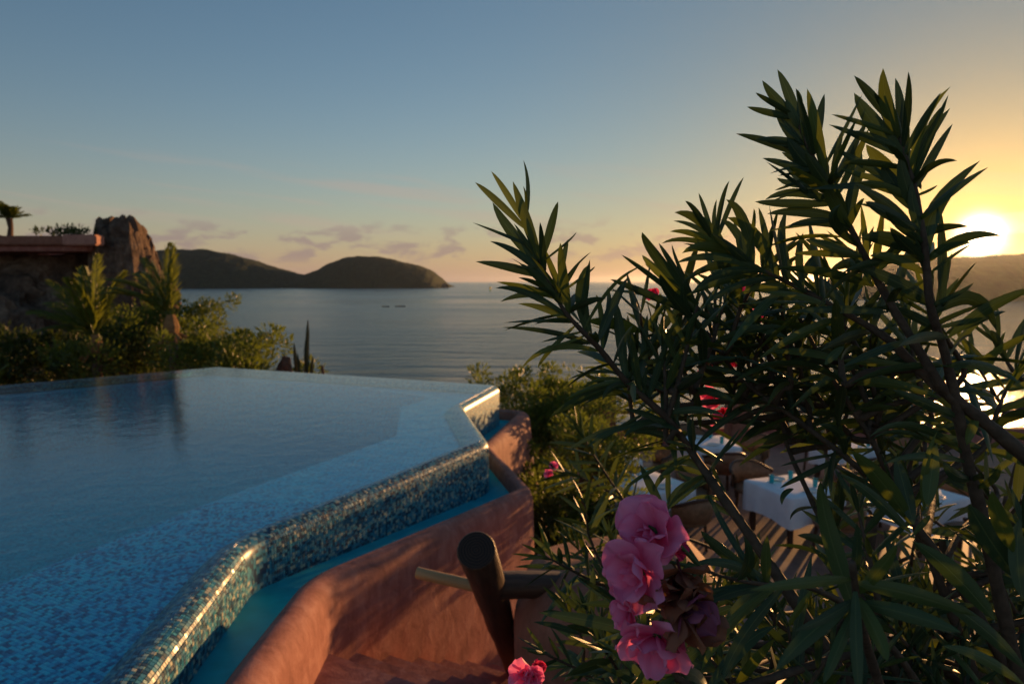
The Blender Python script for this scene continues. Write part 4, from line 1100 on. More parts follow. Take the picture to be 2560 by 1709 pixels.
(0.514,0.977,1.157, 0.487,0.969,1.196, 0.471,0.961,1.227, 0.0198),
(0.451,0.975,1.209, 0.412,0.957,1.236, 0.376,0.938,1.242, 0.0058),
(0.457,0.987,1.194, 0.425,0.988,1.203, 0.397,0.989,1.195, 0.0111),
(0.416,0.986,1.195, 0.399,0.978,1.189, 0.393,0.969,1.176, 0.0100),
(0.437,0.986,1.175, 0.418,0.981,1.167, 0.408,0.975,1.151, 0.0060),
(0.629,0.983,1.227, 0.592,0.982,1.241, 0.551,0.979,1.234, 0.0060),
(0.631,0.984,1.196, 0.596,0.977,1.214, 0.556,0.968,1.223, 0.0070),
(0.585,0.970,1.259, 0.547,0.948,1.276, 0.510,0.925,1.288, 0.0067),
(0.501,0.965,1.159, 0.472,0.943,1.175, 0.446,0.920,1.189, 0.0058),
]
BRANCHES = [
([(0.018, 0.961, 1.579), (0.037, 0.957, 1.533), (0.053, 0.954, 1.497), (0.076, 0.950, 1.455), (0.124, 0.965, 1.405), (0.170, 0.991, 1.351), (0.232, 1.006, 1.296), (0.273, 1.011, 1.241), (0.304, 0.977, 1.192), (0.347, 0.951, 1.129), (0.410, 0.912, 1.032), (0.495, 0.900, 0.899)], [0.0015, 0.0025, 0.0035, 0.005, 0.006, 0.007, 0.008, 0.009, 0.0105, 0.0115, 0.013, 0.016]),
([(0.277, 1.021, 1.464), (0.258, 1.014, 1.387), (0.244, 1.009, 1.335), (0.232, 1.006, 1.296)], [0.003, 0.005, 0.006, 0.007]),
([(0.268, 0.908, 1.549), (0.313, 0.906, 1.523), (0.377, 0.903, 1.492), (0.431, 0.859, 1.454), (0.464, 0.837, 1.428), (0.496, 0.824, 1.392), (0.521, 0.811, 1.367), (0.563, 0.809, 1.336), (0.615, 0.805, 1.292), (0.719, 0.828, 1.211), (0.819, 0.865, 1.068)], [0.0015, 0.003, 0.0045, 0.006, 0.0075, 0.009, 0.0105, 0.012, 0.013, 0.015, 0.018]),
([(0.331, 0.820, 1.693), (0.345, 0.817, 1.660), (0.370, 0.813, 1.615), (0.401, 0.808, 1.554), (0.427, 0.803, 1.503), (0.457, 0.799, 1.452), (0.504, 0.803, 1.384), (0.521, 0.811, 1.367)], [0.0015, 0.0025, 0.004, 0.0055, 0.0065, 0.0075, 0.0085, 0.0095]),
([(0.412, 0.770, 1.698), (0.424, 0.767, 1.660), (0.441, 0.762, 1.607), (0.453, 0.756, 1.541), (0.472, 0.771, 1.473), (0.506, 0.796, 1.421), (0.534, 0.810, 1.351), (0.561, 0.824, 1.278), (0.591, 0.837, 1.208), (0.647, 0.865, 1.068), (0.719, 0.900, 0.893)], [0.0015, 0.0025, 0.004, 0.0055, 0.007, 0.008, 0.0095, 0.0105, 0.012, 0.014, 0.016]),
([(0.439, 1.050, 1.450), (0.486, 1.042, 1.363), (0.525, 1.047, 1.308), (0.559, 1.042, 1.254), (0.586, 1.038, 1.200), (0.634, 1.018, 1.096), (0.674, 0.987, 0.973), (0.706, 0.946, 0.842)], [0.004, 0.0055, 0.0065, 0.007, 0.008, 0.009, 0.011, 0.013]),
([(0.313, 1.097, 1.420), (0.369, 1.090, 1.343), (0.438, 1.066, 1.291), (0.511, 1.040, 1.234), (0.560, 1.027, 1.190), (0.628, 1.000, 1.110), (0.687, 0.960, 1.007), (0.757, 0.948, 0.867)], [0.004, 0.005, 0.006, 0.0075, 0.0085, 0.0095, 0.011, 0.013]),
([(0.464, 1.191, 1.344), (0.459, 1.131, 1.240), (0.474, 1.075, 1.168), (0.500, 1.017, 1.083), (0.527, 0.960, 1.007), (0.591, 0.948, 0.867)], [0.003, 0.005, 0.006, 0.0075, 0.009, 0.012]),
([(0.259, 0.503, 1.287), (0.278, 0.529, 1.243), (0.312, 0.574, 1.181), (0.387, 0.663, 1.057)], [0.004, 0.005, 0.006, 0.008]),
([(0.273, 0.695, 1.181), (0.319, 0.714, 1.171), (0.401, 0.769, 1.116), (0.480, 0.812, 1.038), (0.560, 0.853, 0.931)], [0.003, 0.0045, 0.006, 0.007, 0.009]),
([(0.178, 0.619, 1.231), (0.221, 0.647, 1.208), (0.273, 0.695, 1.181)], [0.0022, 0.003, 0.0035]),
]
# growing shoots: tip, foot, leaf length, which bush
SHOOTS = [
((0.192, 1.971, 1.080), (0.384, 1.946, 0.801), 0.120, 1, 0),
((0.135, 2.057, 0.926), (0.369, 2.047, 0.806), 0.120, 1, 0),
((0.171, 1.560, 0.980), (0.233, 1.594, 0.796), 0.115, 1, 0),
((0.074, 1.453, 0.899), (0.226, 1.543, 0.791), 0.120, 1, 0),
((0.105, 1.299, 0.865), (0.168, 1.332, 0.677), 0.120, 1, 0),
((0.141, 1.250, 0.876), (0.193, 1.284, 0.702), 0.120, 1, 0),
((0.245, 1.651, 0.868), (0.332, 1.634, 0.684), 0.120, 1, 0),
((0.058, 1.147, 0.848), (0.196, 1.188, 0.741), 0.110, 1, 0),
((0.254, 1.448, 0.847), (0.312, 1.433, 0.684), 0.120, 1, 0),
((0.144, 1.052, 0.916), (0.203, 1.137, 0.741), 0.120, 1, 0),
((0.164, 1.844, 0.781), (0.298, 1.827, 0.588), 0.120, 1, 0),
((0.049, 0.964, 1.503), (0.170, 0.991, 1.351), 0.125, 0, 1),
((0.035, 0.957, 1.533), (0.077, 0.960, 1.454), 0.100, 0, 1),
((0.360, 0.825, 1.637), (0.427, 0.814, 1.513), 0.125, 0, 1),
((0.342, 0.817, 1.660), (0.370, 0.813, 1.609), 0.095, 0, 1),
((0.439, 0.775, 1.633), (0.461, 0.765, 1.522), 0.120, 0, 1),
((0.424, 0.766, 1.650), (0.438, 0.762, 1.603), 0.100, 0, 1),
((0.299, 0.916, 1.532), (0.405, 0.901, 1.474), 0.125, 0, 1),
((0.470, 0.773, 1.502), (0.508, 0.794, 1.401), 0.125, 0, 1),
((0.422, 0.815, 1.523), (0.473, 0.807, 1.431), 0.125, 0, 1),
((0.273, 1.028, 1.438), (0.247, 1.019, 1.333), 0.125, 0, 1),
((0.212, 1.008, 1.315), (0.290, 0.998, 1.211), 0.125, 0, 1),
((0.384, 0.892, 1.486), (0.453, 0.858, 1.437), 0.125, 0, 1),
((0.239, 1.147, 1.416), (0.278, 1.206, 1.282), 0.131, 0, 0),
((0.308, 1.250, 1.440), (0.316, 1.213, 1.320), 0.133, 0, 0),
((0.342, 1.155, 1.504), (0.328, 1.105, 1.372), 0.126, 0, 0),
((0.369, 1.100, 1.448), (0.462, 1.129, 1.329), 0.116, 0, 0),
((0.364, 1.195, 1.389), (0.315, 1.218, 1.250), 0.137, 0, 0),
((0.426, 1.194, 1.382), (0.481, 1.205, 1.295), 0.117, 0, 0),
((0.441, 1.189, 1.321), (0.472, 1.135, 1.236), 0.131, 0, 0),
((0.453, 1.097, 1.420), (0.488, 1.102, 1.281), 0.137, 0, 0),
((0.413, 1.052, 1.470), (0.433, 1.050, 1.341), 0.125, 0, 0),
((0.518, 1.145, 1.387), (0.480, 1.191, 1.242), 0.140, 0, 0),
((0.569, 1.288, 1.306), (0.599, 1.267, 1.208), 0.117, 0, 0),
((0.530, 1.097, 1.420), (0.539, 1.146, 1.295), 0.129, 0, 0),
((0.617, 1.191, 1.344), (0.541, 1.130, 1.227), 0.122, 0, 0),
((0.684, 1.384, 1.255), (0.680, 1.450, 1.123), 0.129, 0, 0),
((0.710, 1.288, 1.306), (0.815, 1.329, 1.190), 0.124, 0, 0),
((0.791, 1.381, 1.220), (0.901, 1.446, 1.107), 0.142, 0, 0),
((0.800, 1.478, 1.181), (0.837, 1.433, 1.099), 0.117, 0, 0),
((0.776, 1.282, 1.240), (0.768, 1.295, 1.131), 0.131, 0, 0),
((0.876, 1.292, 1.355), (0.914, 1.249, 1.244), 0.138, 0, 0),
((0.855, 1.195, 1.389), (0.900, 1.164, 1.295), 0.124, 0, 0),
((0.811, 1.092, 1.357), (0.751, 1.070, 1.234), 0.146, 0, 0),
((0.610, 1.001, 1.465), (0.702, 1.052, 1.353), 0.137, 0, 0),
((0.917, 1.377, 1.184), (0.981, 1.345, 1.069), 0.124, 0, 0),
((1.107, 1.471, 1.104), (1.078, 1.450, 0.998), 0.118, 0, 0),
((0.303, 1.305, 1.496), (0.368, 1.277, 1.394), 0.136, 0, 0),
((0.198, 1.050, 1.450), (0.247, 1.113, 1.324), 0.132, 0, 0),
((0.232, 1.045, 1.397), (0.232, 1.007, 1.263), 0.120, 0, 0),
((0.325, 1.051, 1.463), (0.276, 1.022, 1.337), 0.122, 0, 0),
((0.386, 1.146, 1.409), (0.358, 1.110, 1.272), 0.148, 0, 0),
((0.411, 1.098, 1.434), (0.375, 1.093, 1.312), 0.119, 0, 0),
((0.481, 1.142, 1.357), (0.560, 1.113, 1.247), 0.140, 0, 0),
((0.362, 1.104, 1.497), (0.427, 1.120, 1.367), 0.125, 0, 0),
((0.509, 1.097, 1.420), (0.551, 1.046, 1.311), 0.123, 0, 0),
((0.553, 1.047, 1.423), (0.578, 1.065, 1.279), 0.125, 0, 0),
((0.650, 1.142, 1.357), (0.589, 1.086, 1.268), 0.124, 0, 0),
((0.607, 1.047, 1.423), (0.610, 1.012, 1.331), 0.128, 0, 0),
((0.194, 1.093, 1.371), (0.198, 1.081, 1.269), 0.146, 0, 0),
((0.367, 1.005, 1.516), (0.328, 1.034, 1.394), 0.135, 0, 0),
((0.463, 1.001, 1.465), (0.489, 0.946, 1.387), 0.147, 0, 0),
((0.476, 0.954, 1.503), (0.439, 0.894, 1.366), 0.137, 0, 0),
((0.877, 1.469, 1.085), (0.892, 1.449, 0.957), 0.150, 0, 0),
((0.635, 1.143, 1.372), (0.735, 1.179, 1.262), 0.147, 0, 0),
((1.109, 1.636, 0.660), (1.094, 1.676, 0.520), 0.136, 1, 0),
((1.232, 1.646, 0.807), (1.220, 1.677, 0.662), 0.115, 1, 0),
((0.581, 0.988, 1.023), (0.624, 1.052, 0.820), 0.129, 0, 0),
((0.690, 1.441, 0.745), (0.709, 1.393, 0.628), 0.130, 1, 0),
((0.369, 1.355, 0.849), (0.449, 1.368, 0.719), 0.125, 0, 0),
((0.722, 0.934, 1.155), (0.766, 0.904, 1.042), 0.107, 0, 0),
((1.018, 1.317, 0.842), (1.011, 1.355, 0.704), 0.108, 0, 0),
((0.878, 1.741, 0.547), (0.853, 1.767, 0.412), 0.113, 1, 0),
((0.560, 1.685, 0.747), (0.545, 1.762, 0.569), 0.111, 1, 0),
((0.411, 1.171, 0.994), (0.495, 1.204, 0.869), 0.120, 0, 0),
((0.789, 1.801, 0.495), (0.795, 1.749, 0.419), 0.135, 1, 0),
((0.401, 1.432, 0.762), (0.448, 1.376, 0.661), 0.105, 1, 0),
((0.862, 1.700, 0.995), (0.895, 1.650, 0.917), 0.125, 1, 0),
((0.772, 1.513, 0.759), (0.759, 1.550, 0.584), 0.108, 1, 0),
((0.487, 0.935, 1.177), (0.504, 0.901, 1.053), 0.111, 0, 0),
((0.630, 1.387, 0.790), (0.636, 1.383, 0.645), 0.132, 0, 0),
((1.365, 1.793, 0.933), (1.364, 1.801, 0.819), 0.125, 1, 0),
((1.111, 1.444, 0.910), (1.127, 1.520, 0.733), 0.119, 1, 0),
((0.988, 1.592, 0.937), (0.985, 1.637, 0.783), 0.109, 1, 0),
((1.391, 1.790, 0.418), (1.407, 1.776, 0.278), 0.136, 1, 0),
((0.737, 0.997, 1.102), (0.818, 1.049, 0.943), 0.119, 0, 0),
((0.265, 0.968, 0.970), (0.238, 0.959, 0.862), 0.132, 0, 0),
((0.696, 1.405, 1.028), (0.701, 1.443, 0.863), 0.138, 0, 0),
((0.533, 0.984, 0.915), (0.598, 0.968, 0.811), 0.129, 0, 0),
((1.045, 1.690, 0.731), (1.060, 1.687, 0.610), 0.134, 1, 0),
((1.302, 1.711, 0.893), (1.268, 1.736, 0.764), 0.108, 1, 0),
((0.824, 1.472, 0.839), (0.953, 1.490, 0.724), 0.116, 1, 0),
((0.972, 1.365, 0.861), (0.983, 1.386, 0.740), 0.117, 0, 0),
((0.930, 1.151, 0.826), (0.965, 1.156, 0.711), 0.133, 0, 0),
((0.927, 1.209, 0.968), (1.074, 1.284, 0.813), 0.105, 0, 0),
((0.764, 1.110, 1.171), (0.836, 1.098, 1.056), 0.114, 0, 0),
((0.964, 1.605, 0.983), (1.039, 1.584, 0.890), 0.108, 1, 0),
((0.702, 1.264, 0.960), (0.725, 1.228, 0.850), 0.108, 0, 0),
((0.861, 1.398, 0.812), (0.864, 1.462, 0.641), 0.109, 1, 0),
((1.180, 1.730, 0.551), (1.290, 1.805, 0.392), 0.109, 1, 0),
((0.856, 1.029, 0.909), (0.917, 1.008, 0.798), 0.104, 0, 0),
((1.195, 1.645, 0.805), (1.314, 1.688, 0.686), 0.101, 1, 0),
((0.647, 1.744, 0.616), (0.606, 1.761, 0.506), 0.130, 1, 0),
((0.590, 1.085, 0.949), (0.639, 1.036, 0.897), 0.122, 0, 0),
((0.576, 1.050, 1.007), (0.686, 1.114, 0.874), 0.140, 0, 0),
((0.762, 0.985, 1.186), (0.752, 1.038, 1.046), 0.113, 0, 0),
((0.683, 1.311, 0.906), (0.714, 1.355, 0.776), 0.134, 0, 0),
((0.571, 1.597, 0.808), (0.596, 1.564, 0.714), 0.121, 1, 0),
((0.436, 1.635, 0.559), (0.430, 1.664, 0.386), 0.116, 1, 0),
((1.084, 1.819, 0.683), (1.103, 1.892, 0.529), 0.130, 1, 0),
((0.899, 1.278, 0.797), (0.879, 1.318, 0.627), 0.131, 0, 0),
((1.090, 1.584, 0.839), (1.188, 1.596, 0.744), 0.100, 1, 0),
((0.681, 1.484, 0.769), (0.784, 1.520, 0.613), 0.114, 1, 0),
((0.886, 1.404, 0.840), (0.965, 1.435, 0.670), 0.128, 1, 0),
((0.645, 0.926, 0.941), (0.640, 0.903, 0.809), 0.116, 0, 0),
((0.173, 0.884, 1.069), (0.283, 0.960, 0.951), 0.117, 0, 0),
((0.477, 0.956, 0.895), (0.425, 1.014, 0.748), 0.102, 0, 0),
((0.409, 0.735, 1.064), (0.359, 0.746, 0.960), 0.105, 0, 0),
((0.362, 0.742, 1.080), (0.306, 0.761, 0.964), 0.118, 0, 0),
((0.403, 1.004, 0.994), (0.433, 1.049, 0.847), 0.109, 0, 0),
((0.127, 0.740, 1.133), (0.221, 0.740, 1.034), 0.127, 0, 0),
((0.747, 1.153, 0.969), (0.737, 1.227, 0.839), 0.113, 0, 0),
((0.392, 0.817, 0.982), (0.438, 0.860, 0.801), 0.114, 0, 0),
((0.786, 0.974, 0.912), (0.896, 0.983, 0.817), 0.106, 0, 0),
((0.153, 0.771, 1.076), (0.191, 0.778, 0.941), 0.108, 0, 0),
((0.573, 1.055, 0.942), (0.640, 1.131, 0.744), 0.122, 0, 0),
((0.352, 1.110, 0.976), (0.314, 1.103, 0.855), 0.108, 0, 0),
((0.595, 0.972, 0.959), (0.575, 0.940, 0.843), 0.107, 0, 0),
((0.882, 1.090, 0.821), (0.960, 1.076, 0.769), 0.113, 0, 0),
((0.543, 0.958, 1.050), (0.660, 1.001, 0.960), 0.117, 0, 0),
((0.532, 0.926, 1.018), (0.644, 0.977, 0.892), 0.125, 0, 0),
((0.226, 1.073, 0.992), (0.217, 1.045, 0.871), 0.113, 0, 0),
((0.291, 0.873, 0.974), (0.278, 0.860, 0.836), 0.116, 0, 0),
((0.588, 0.896, 0.941), (0.683, 0.965, 0.787), 0.102, 0, 0),
((0.202, 0.926, 0.985), (0.198, 0.979, 0.830), 0.102, 0, 0),
((0.228, 0.751, 1.068), (0.313, 0.792, 0.918), 0.108, 0, 0),
((0.265, 1.033, 0.965), (0.323, 1.079, 0.834), 0.117, 0, 0),
((0.849, 1.104, 0.807), (0.883, 1.089, 0.683), 0.110, 0, 0),
((0.469, 1.096, 0.813), (0.538, 1.092, 0.715), 0.111, 0, 0),
((0.339, 0.804, 1.079), (0.360, 0.821, 0.927), 0.125, 0, 0),
((0.555, 1.051, 0.992), (0.481, 0.997, 0.918), 0.115, 0, 0),
]
FLOWERS = [
((0.1291, 0.6171, 1.2699), (-0.45, -0.75, 0.45), 0.0340),
((0.1082, 0.5941, 1.2368), (-0.75, -0.6, 0.1), 0.0340),
((0.1011, 0.6008, 1.1992), (-0.8, -0.4, -0.35), 0.0200),
((0.1257, 0.5786, 1.1757), (-0.35, -0.75, -0.5), 0.0320),
((0.1583, 0.6304, 1.25), (0.5, -0.5, 0.4), 0.0140),
]
WILTED = [(0.1546, 0.5985, 1.23), (0.1462, 0.5871, 1.2149), (0.1599, 0.5862, 1.2052), (0.1727, 0.585, 1.1917), (0.1477, 0.576, 1.2024), (0.1645, 0.5971, 1.2142)]
SMALL_FLOWERS = [((0.015, 0.9532, 0.9277), (-0.3, -0.8, 0.3), 0.022), ((0.0322, 0.9529, 0.9246), (0.1, -0.8, 0.4), 0.018), ((0.0413, 0.9732, 0.9273), (0.4, -0.6, 0.5), 0.012), ((0.4114, 1.2517, 1.4643), (-0.5, -0.8, 0.1), 0.020), ((0.4193, 1.2539, 1.4882), (-0.5, -0.8, 0.3), 0.020), ((0.3764, 1.2893, 1.3224), (-0.7, -0.7, 0), 0.024), ((0.3797, 1.2853, 1.2769), (-0.7, -0.7, -0.2), 0.024), ((0.4426, 1.3412, 1.3413), (0, -1, 0.2), 0.014), ((0.4735, 1.2996, 1.4381), (0.2, -1, 0.2), 0.016), ((0.3946, 1.282, 1.2397), (-0.3, -1, -0.2), 0.016), ((0.1119, 2.0561, 0.9126), (-0.3, -0.8, 0.3), 0.016), ((0.128, 2.0581, 0.9353), (0.2, -0.8, 0.4), 0.016), ((0.2455, 1.2027, 1.4772), (-0.3, -0.8, 0.4), 0.014), ((0.4091, 1.3029, 1.2483), (-0.3, -1, -0.2), 0.014)]
CLUSTER_STEM = (0.1779, 0.6187, 1.2314)

def oleander_leaf_mat():
    m, n, b = material('oleander_leaf', .42, .3)
    uv = n.node('ShaderNodeUVMap'); uv.uv_map = 'UVMap'; sp = n.node('ShaderNodeSeparateXYZ'); L(n, uv.outputs[0], sp.inputs[0])
    g = n.node('ShaderNodeNewGeometry'); oi = n.node('ShaderNodeObjectInfo')
    r = n.m('FRACT', n.m('ADD', g.outputs['Random Per Island'], oi.outputs['Random']))
    ax = n.m('ABSOLUTE', n.m('SUBTRACT', sp.outputs[0], .5))
    rib = n.m('SUBTRACT', 1.0, n.ramp(ax, .015, .05))
    vein = n.m('MULTIPLY_ADD', n.m('SINE', n.m('ADD', n.m('MULTIPLY', sp.outputs[1], 260), n.m('MULTIPLY', ax, 60))), .5, .5)
    blade = n.cramp(r, [(.0, (.035, .062, .030)), (.55, (.05, .085, .036)), (.85, (.075, .11, .03)), (1.0, (.11, .14, .03))])
    blade = n.mix(n.m('MULTIPLY', vein, .18), blade, (.05, .085, .03, 1))
    c = n.mix(n.m('MULTIPLY', rib, .6), blade, (.13, .17, .06, 1))
    L(n, c, b.inputs['Base Color'])
    bump(n, b, n.m('ADD', n.m('MULTIPLY', rib, 1.0), n.m('MULTIPLY', vein, .15)), .3, .002)
    tr = n.node('ShaderNodeBsdfTranslucent')
    L(n, n.cramp(r, [(.0, (.025, .045, .008)), (.7, (.05, .085, .012)), (1.0, (.22, .27, .02))]), tr.inputs[0])
    mx = n.node('ShaderNodeMixShader'); mx.inputs[0].default_value = .17
    L(n, b.outputs[0], mx.inputs[1]); L(n, tr.outputs[0], mx.inputs[2]); L(n, mx.outputs[0], n.t.nodes['Material Output'].inputs[0])
    return m
MAT['oleander'] = oleander_leaf_mat()
MAT['ole_stem'] = simple('oleander_bark', (.085, .06, .042), .75, .2, .35, 60, .3)
MAT['ole_green'] = simple('oleander_green_stem', (.07, .10, .03), .6, .3, .2, 40)
def petal_mat(name, c1, c2, trans, tf):
    m, n, b = material(name, .55, .25)
    uv = n.node('ShaderNodeUVMap'); uv.uv_map = 'UVMap'; sp = n.node('ShaderNodeSeparateXYZ'); L(n, uv.outputs[0], sp.inputs[0])
    st = n.noise(n.combine(n.m('MULTIPLY', sp.outputs[0], 14), n.m('MULTIPLY', sp.outputs[1], 1.2), 0), 2, 4, .6)
    f = n.m('ADD', n.m('MULTIPLY', sp.outputs[1], .75), n.m('MULTIPLY', st, .35))
    L(n, n.cramp(f, [(.15, c1), (.75, c2)]), b.inputs['Base Color']); bump(n, b, st, .25, .002)
    tr = n.node('ShaderNodeBsdfTranslucent'); tr.inputs[0].default_value = (*trans, 1)
    mx = n.node('ShaderNodeMixShader'); mx.inputs[0].default_value = tf
    L(n, b.outputs[0], mx.inputs[1]); L(n, tr.outputs[0], mx.inputs[2]); L(n, mx.outputs[0], n.t.nodes['Material Output'].inputs[0])
    return m
MAT['petal'] = petal_mat('pink_petal', (.68, .03, .20), (.92, .36, .58), (.95, .20, .42), .42)
MAT['petal_red'] = petal_mat('deep_pink_petal', (.45, .01, .05), (.75, .06, .2), (.8, .06, .15), .35)
MAT['petal_dry'] = petal_mat('wilted_petal', (.10, .015, .025), (.30, .12, .07), (.42, .17, .06), .3)
MAT['petal_faded'] = petal_mat('faded_petal', (.14, .012, .05), (.34, .10, .17), (.4, .10, .12), .3)

NL = 9
def leaf_geo(B, M, Tp, wd, roll, rng):
    """one lanceolate blade along a curve; returns verts, faces, uvs"""
    B, M, Tp = Vector(B), Vector(M), Vector(Tp); Cc = M * 2 - (B + Tp) * .5
    vs = []; uv = []; fs = []
    view = (M - EYE).normalized()
    wave = rng.uniform(0, 6.28); wamp = rng.uniform(.0, .02)
    for i in range(NL + 1):
        t = i / NL; p = B * (1 - t) ** 2 + Cc * 2 * t * (1 - t) + Tp * t * t
        d = ((Cc - B) * (1 - t) + (Tp - Cc) * t).normalized()
        sd = d.cross(view)
        if sd.length < .15: sd = d.cross(Vector((.3, .2, 1)))
        sd.normalize(); nn = sd.cross(d)
        sd = sd * math.cos(roll) + nn * math.sin(roll); nn = sd.cross(d)
        w_ = wd * .5 * (max(0, math.sin(math.pi * t ** .92)) ** .72) * (1 - .15 * t) + .0009 * (1 - t)
        up = nn * (w_ * .28) + nn * math.sin(wave + t * 9) * wd * wamp
        for k_, q in enumerate((-1, -.5, 0, .5, 1)):
            vs.append(p + sd * w_ * q + up * abs(q) ** 1.3); uv.append((.5 + q * .5, t))
    for i in range(NL):
        for k_ in range(4): a = i * 5 + k_; fs.append((a, a + 1, a + 6, a + 5))
    return vs, fs, uv
def leaf_mesh(name, vs, fs, uv, mat):
    me = mesh(name, vs, fs, mat, True); ul = me.uv_layers.new(name='UVMap')
    li = [0] * len(me.loops); me.loops.foreach_get('vertex_index', li)
    ul.data.foreach_set('uv', [c for i in li for c in uv[i]])
    return me
BUSH_AT = [Vector((1.35, 1.25, -2.15)), Vector((.95, 2.1, -2.15))]
bushes = [empty('oleander_bush', BUSH_AT[0]), empty('oleander_bush', BUSH_AT[1])]
tag(bushes[0], 'tall flowering oleander with dark lance-shaped leaves against the setting sun', 'shrub', 'oleanders beside the stairs')
tag(bushes[1], 'lower oleander growing over the plaster pier and below the taller one', 'shrub', 'oleanders beside the stairs')
lr = random.Random(21)
leafs = [[], []]
WOOD = []
for pts, rad in BRANCHES:
    for a, b in zip(pts, pts[1:]): WOOD += [Vector(a).lerp(Vector(b), t / 10) for t in range(10)]
for r in LEAVES:
    B, M, Tp, wd = Vector(r[0:3]), Vector(r[3:6]), Vector(r[6:9]), r[9]
    # the blade starts on the nearest wood
    q, dq = None, .07
    for w_ in WOOD:
        e = (w_ - B).length + max(0, (w_ - Tp).length - (B - Tp).length) * -.3
        if e < dq: q, dq = w_, e
    if q is not None: M = M + (q - B) * .25; B = q
    ln = (Tp - B).length
    roll = lr.uniform(-.45, .45)
    leafs[0].append((leaf_geo(B, M, Tp, wd / math.cos(roll) * .75, roll, lr), 1e6 + ln))
branch_list = [[(pts, [q * .66 for q in rad]) for pts, rad in BRANCHES], []]
for apex, foot, ll, k, fill in SHOOTS:
    a, f = Vector(apex), Vector(foot); ax = (a - f); ln = ax.length; ax.normalize()
    bend = Vector((lr.uniform(-1, 1), lr.uniform(-1, 1), lr.uniform(-.2, .6))) * ln * .08
    side = ax.orthogonal().normalized(); s2 = ax.cross(side)
    root = BUSH_AT[k] + Vector((lr.uniform(-.35, .35), lr.uniform(-.3, .3), 0)); root.z = f.z - lr.uniform(.35, .7)
    near = sorted((w_ for w_ in WOOD if w_.z < f.z + .03), key=lambda w_: (w_ - f).length_squared)[:1] if k == 0 else []
    root = near[0] if near and (near[0] - f).length < .6 else f + (root - f) * .55      # side shoots spring from the nearest limb
    pts = [root, f + (root - f) * .5 + bend * 1.6, f, f.lerp(a, .5) + bend, a]
    if ll > .0 and not fill: branch_list[k].append(([tuple(p) for p in pts], [.006, .0052, .0044, .0034, .0015]))
    n_wh = max(4, int(ln / (.030 if fill else .025))); ph = lr.uniform(0, 6.28)
    for i in range(n_wh):
        t = i / (n_wh - 1); c = f.lerp(a, t) + bend * math.sin(math.pi * t)
        open_ = R(18 + 66 * (1 - t) ** .8 + lr.uniform(-6, 8))
        for j in range(3):
            an = ph + i * 1.05 + j * 2.094 + lr.uniform(-.25, .25)
            rad = side * math.cos(an) + s2 * math.sin(an); op = (open_ * .8 if fill else open_) + lr.uniform(-.15, .2)
            d = ax * math.cos(op) + rad * math.sin(op)
            L_ = ll * lr.uniform(.72, 1.12) * (1 - .42 * max(0, t - .75) / .25); sag = Vector((0, 0, -1)) * L_ * (.05 + .30 * (1 - t) * lr.random())
            tip = c + d * L_ + sag; mid = c + d * L_ * .5 + sag * .18
            g = leaf_geo(c, mid, tip, lr.uniform(.0115, .0160) * (.9 if fill else 1) * L_ / .12, lr.uniform(-1.3, 1.3), lr)
            dist = (mid - EYE).length; leafs[k].append((g, L_ / dist))
for k in (0, 1):
    O = BUSH_AT[k]
    leafs[k].sort(key=lambda q: -q[1])
    for (vs, fs, uv), _ in leafs[k][:300]:
        b0 = vs[2].copy(); me = leaf_mesh('leaf', [v - b0 for v in vs], fs, uv, MAT['oleander']); o = obj('leaf', me, bushes[k]); o.location = b0 - O
    V, F_, U = [], [], []
    for (vs, fs, uv), _ in leafs[k][300:]:
        b = len(V); V += [v - O for v in vs]; F_ += [tuple(b + i for i in f) for f in fs]; U += uv
    if V: tag(obj('foliage', leaf_mesh('foliage', V, F_, U, MAT['oleander']), bushes[k]), kind='stuff')
    for pts, rad in branch_list[k]:
        mbx = MB(); pp = [Vector(p) - O for p in pts]; P2 = []; R2 = []
        for i in range(len(pp) - 1):           # smooth the run
            p0, p1, p2, p3 = pp[max(i - 1, 0)], pp[i], pp[i + 1], pp[min(i + 2, len(pp) - 1)]
            for s in range(4):
                t = s / 4; P2.append(.5 * ((2 * p1) + (p2 - p0) * t + (2 * p0 - 5 * p1 + 4 * p2 - p3) * t * t + (3 * p1 - p0 - 3 * p2 + p3) * t ** 3)); R2.append((rad[i] * (1 - t) + rad[i + 1] * t) * (1 + .10 * math.sin(i * 3.1 + s * 1.9)))
        P2.append(pp[-1]); R2.append(rad[-1]); mbx.tube(P2, R2, 8)
        mbx.build('branch', MAT['ole_stem'], bushes[k], True)
# trunks down to the bed
for k, tops in ((0, [b[0][-1] for b in BRANCHES[:8] if b[0][-1][2] < 1.2]), (1, [s[1] for s in SHOOTS if s[3] == 1][::3])):
    for i, tp in enumerate(tops):
        tp = Vector(tp) - BUSH_AT[k]; q = Vector((lr.uniform(-.15, .15), lr.uniform(-.15, .15), 0))
        mbx = MB(); mbx.tube([q, q.lerp(tp, .5) + Vector((lr.uniform(-.08, .08), lr.uniform(-.05, .05), 0)), tp], [.028, .02, .014], 8); mbx.build('stem', MAT['ole_stem'], bushes[k], True)

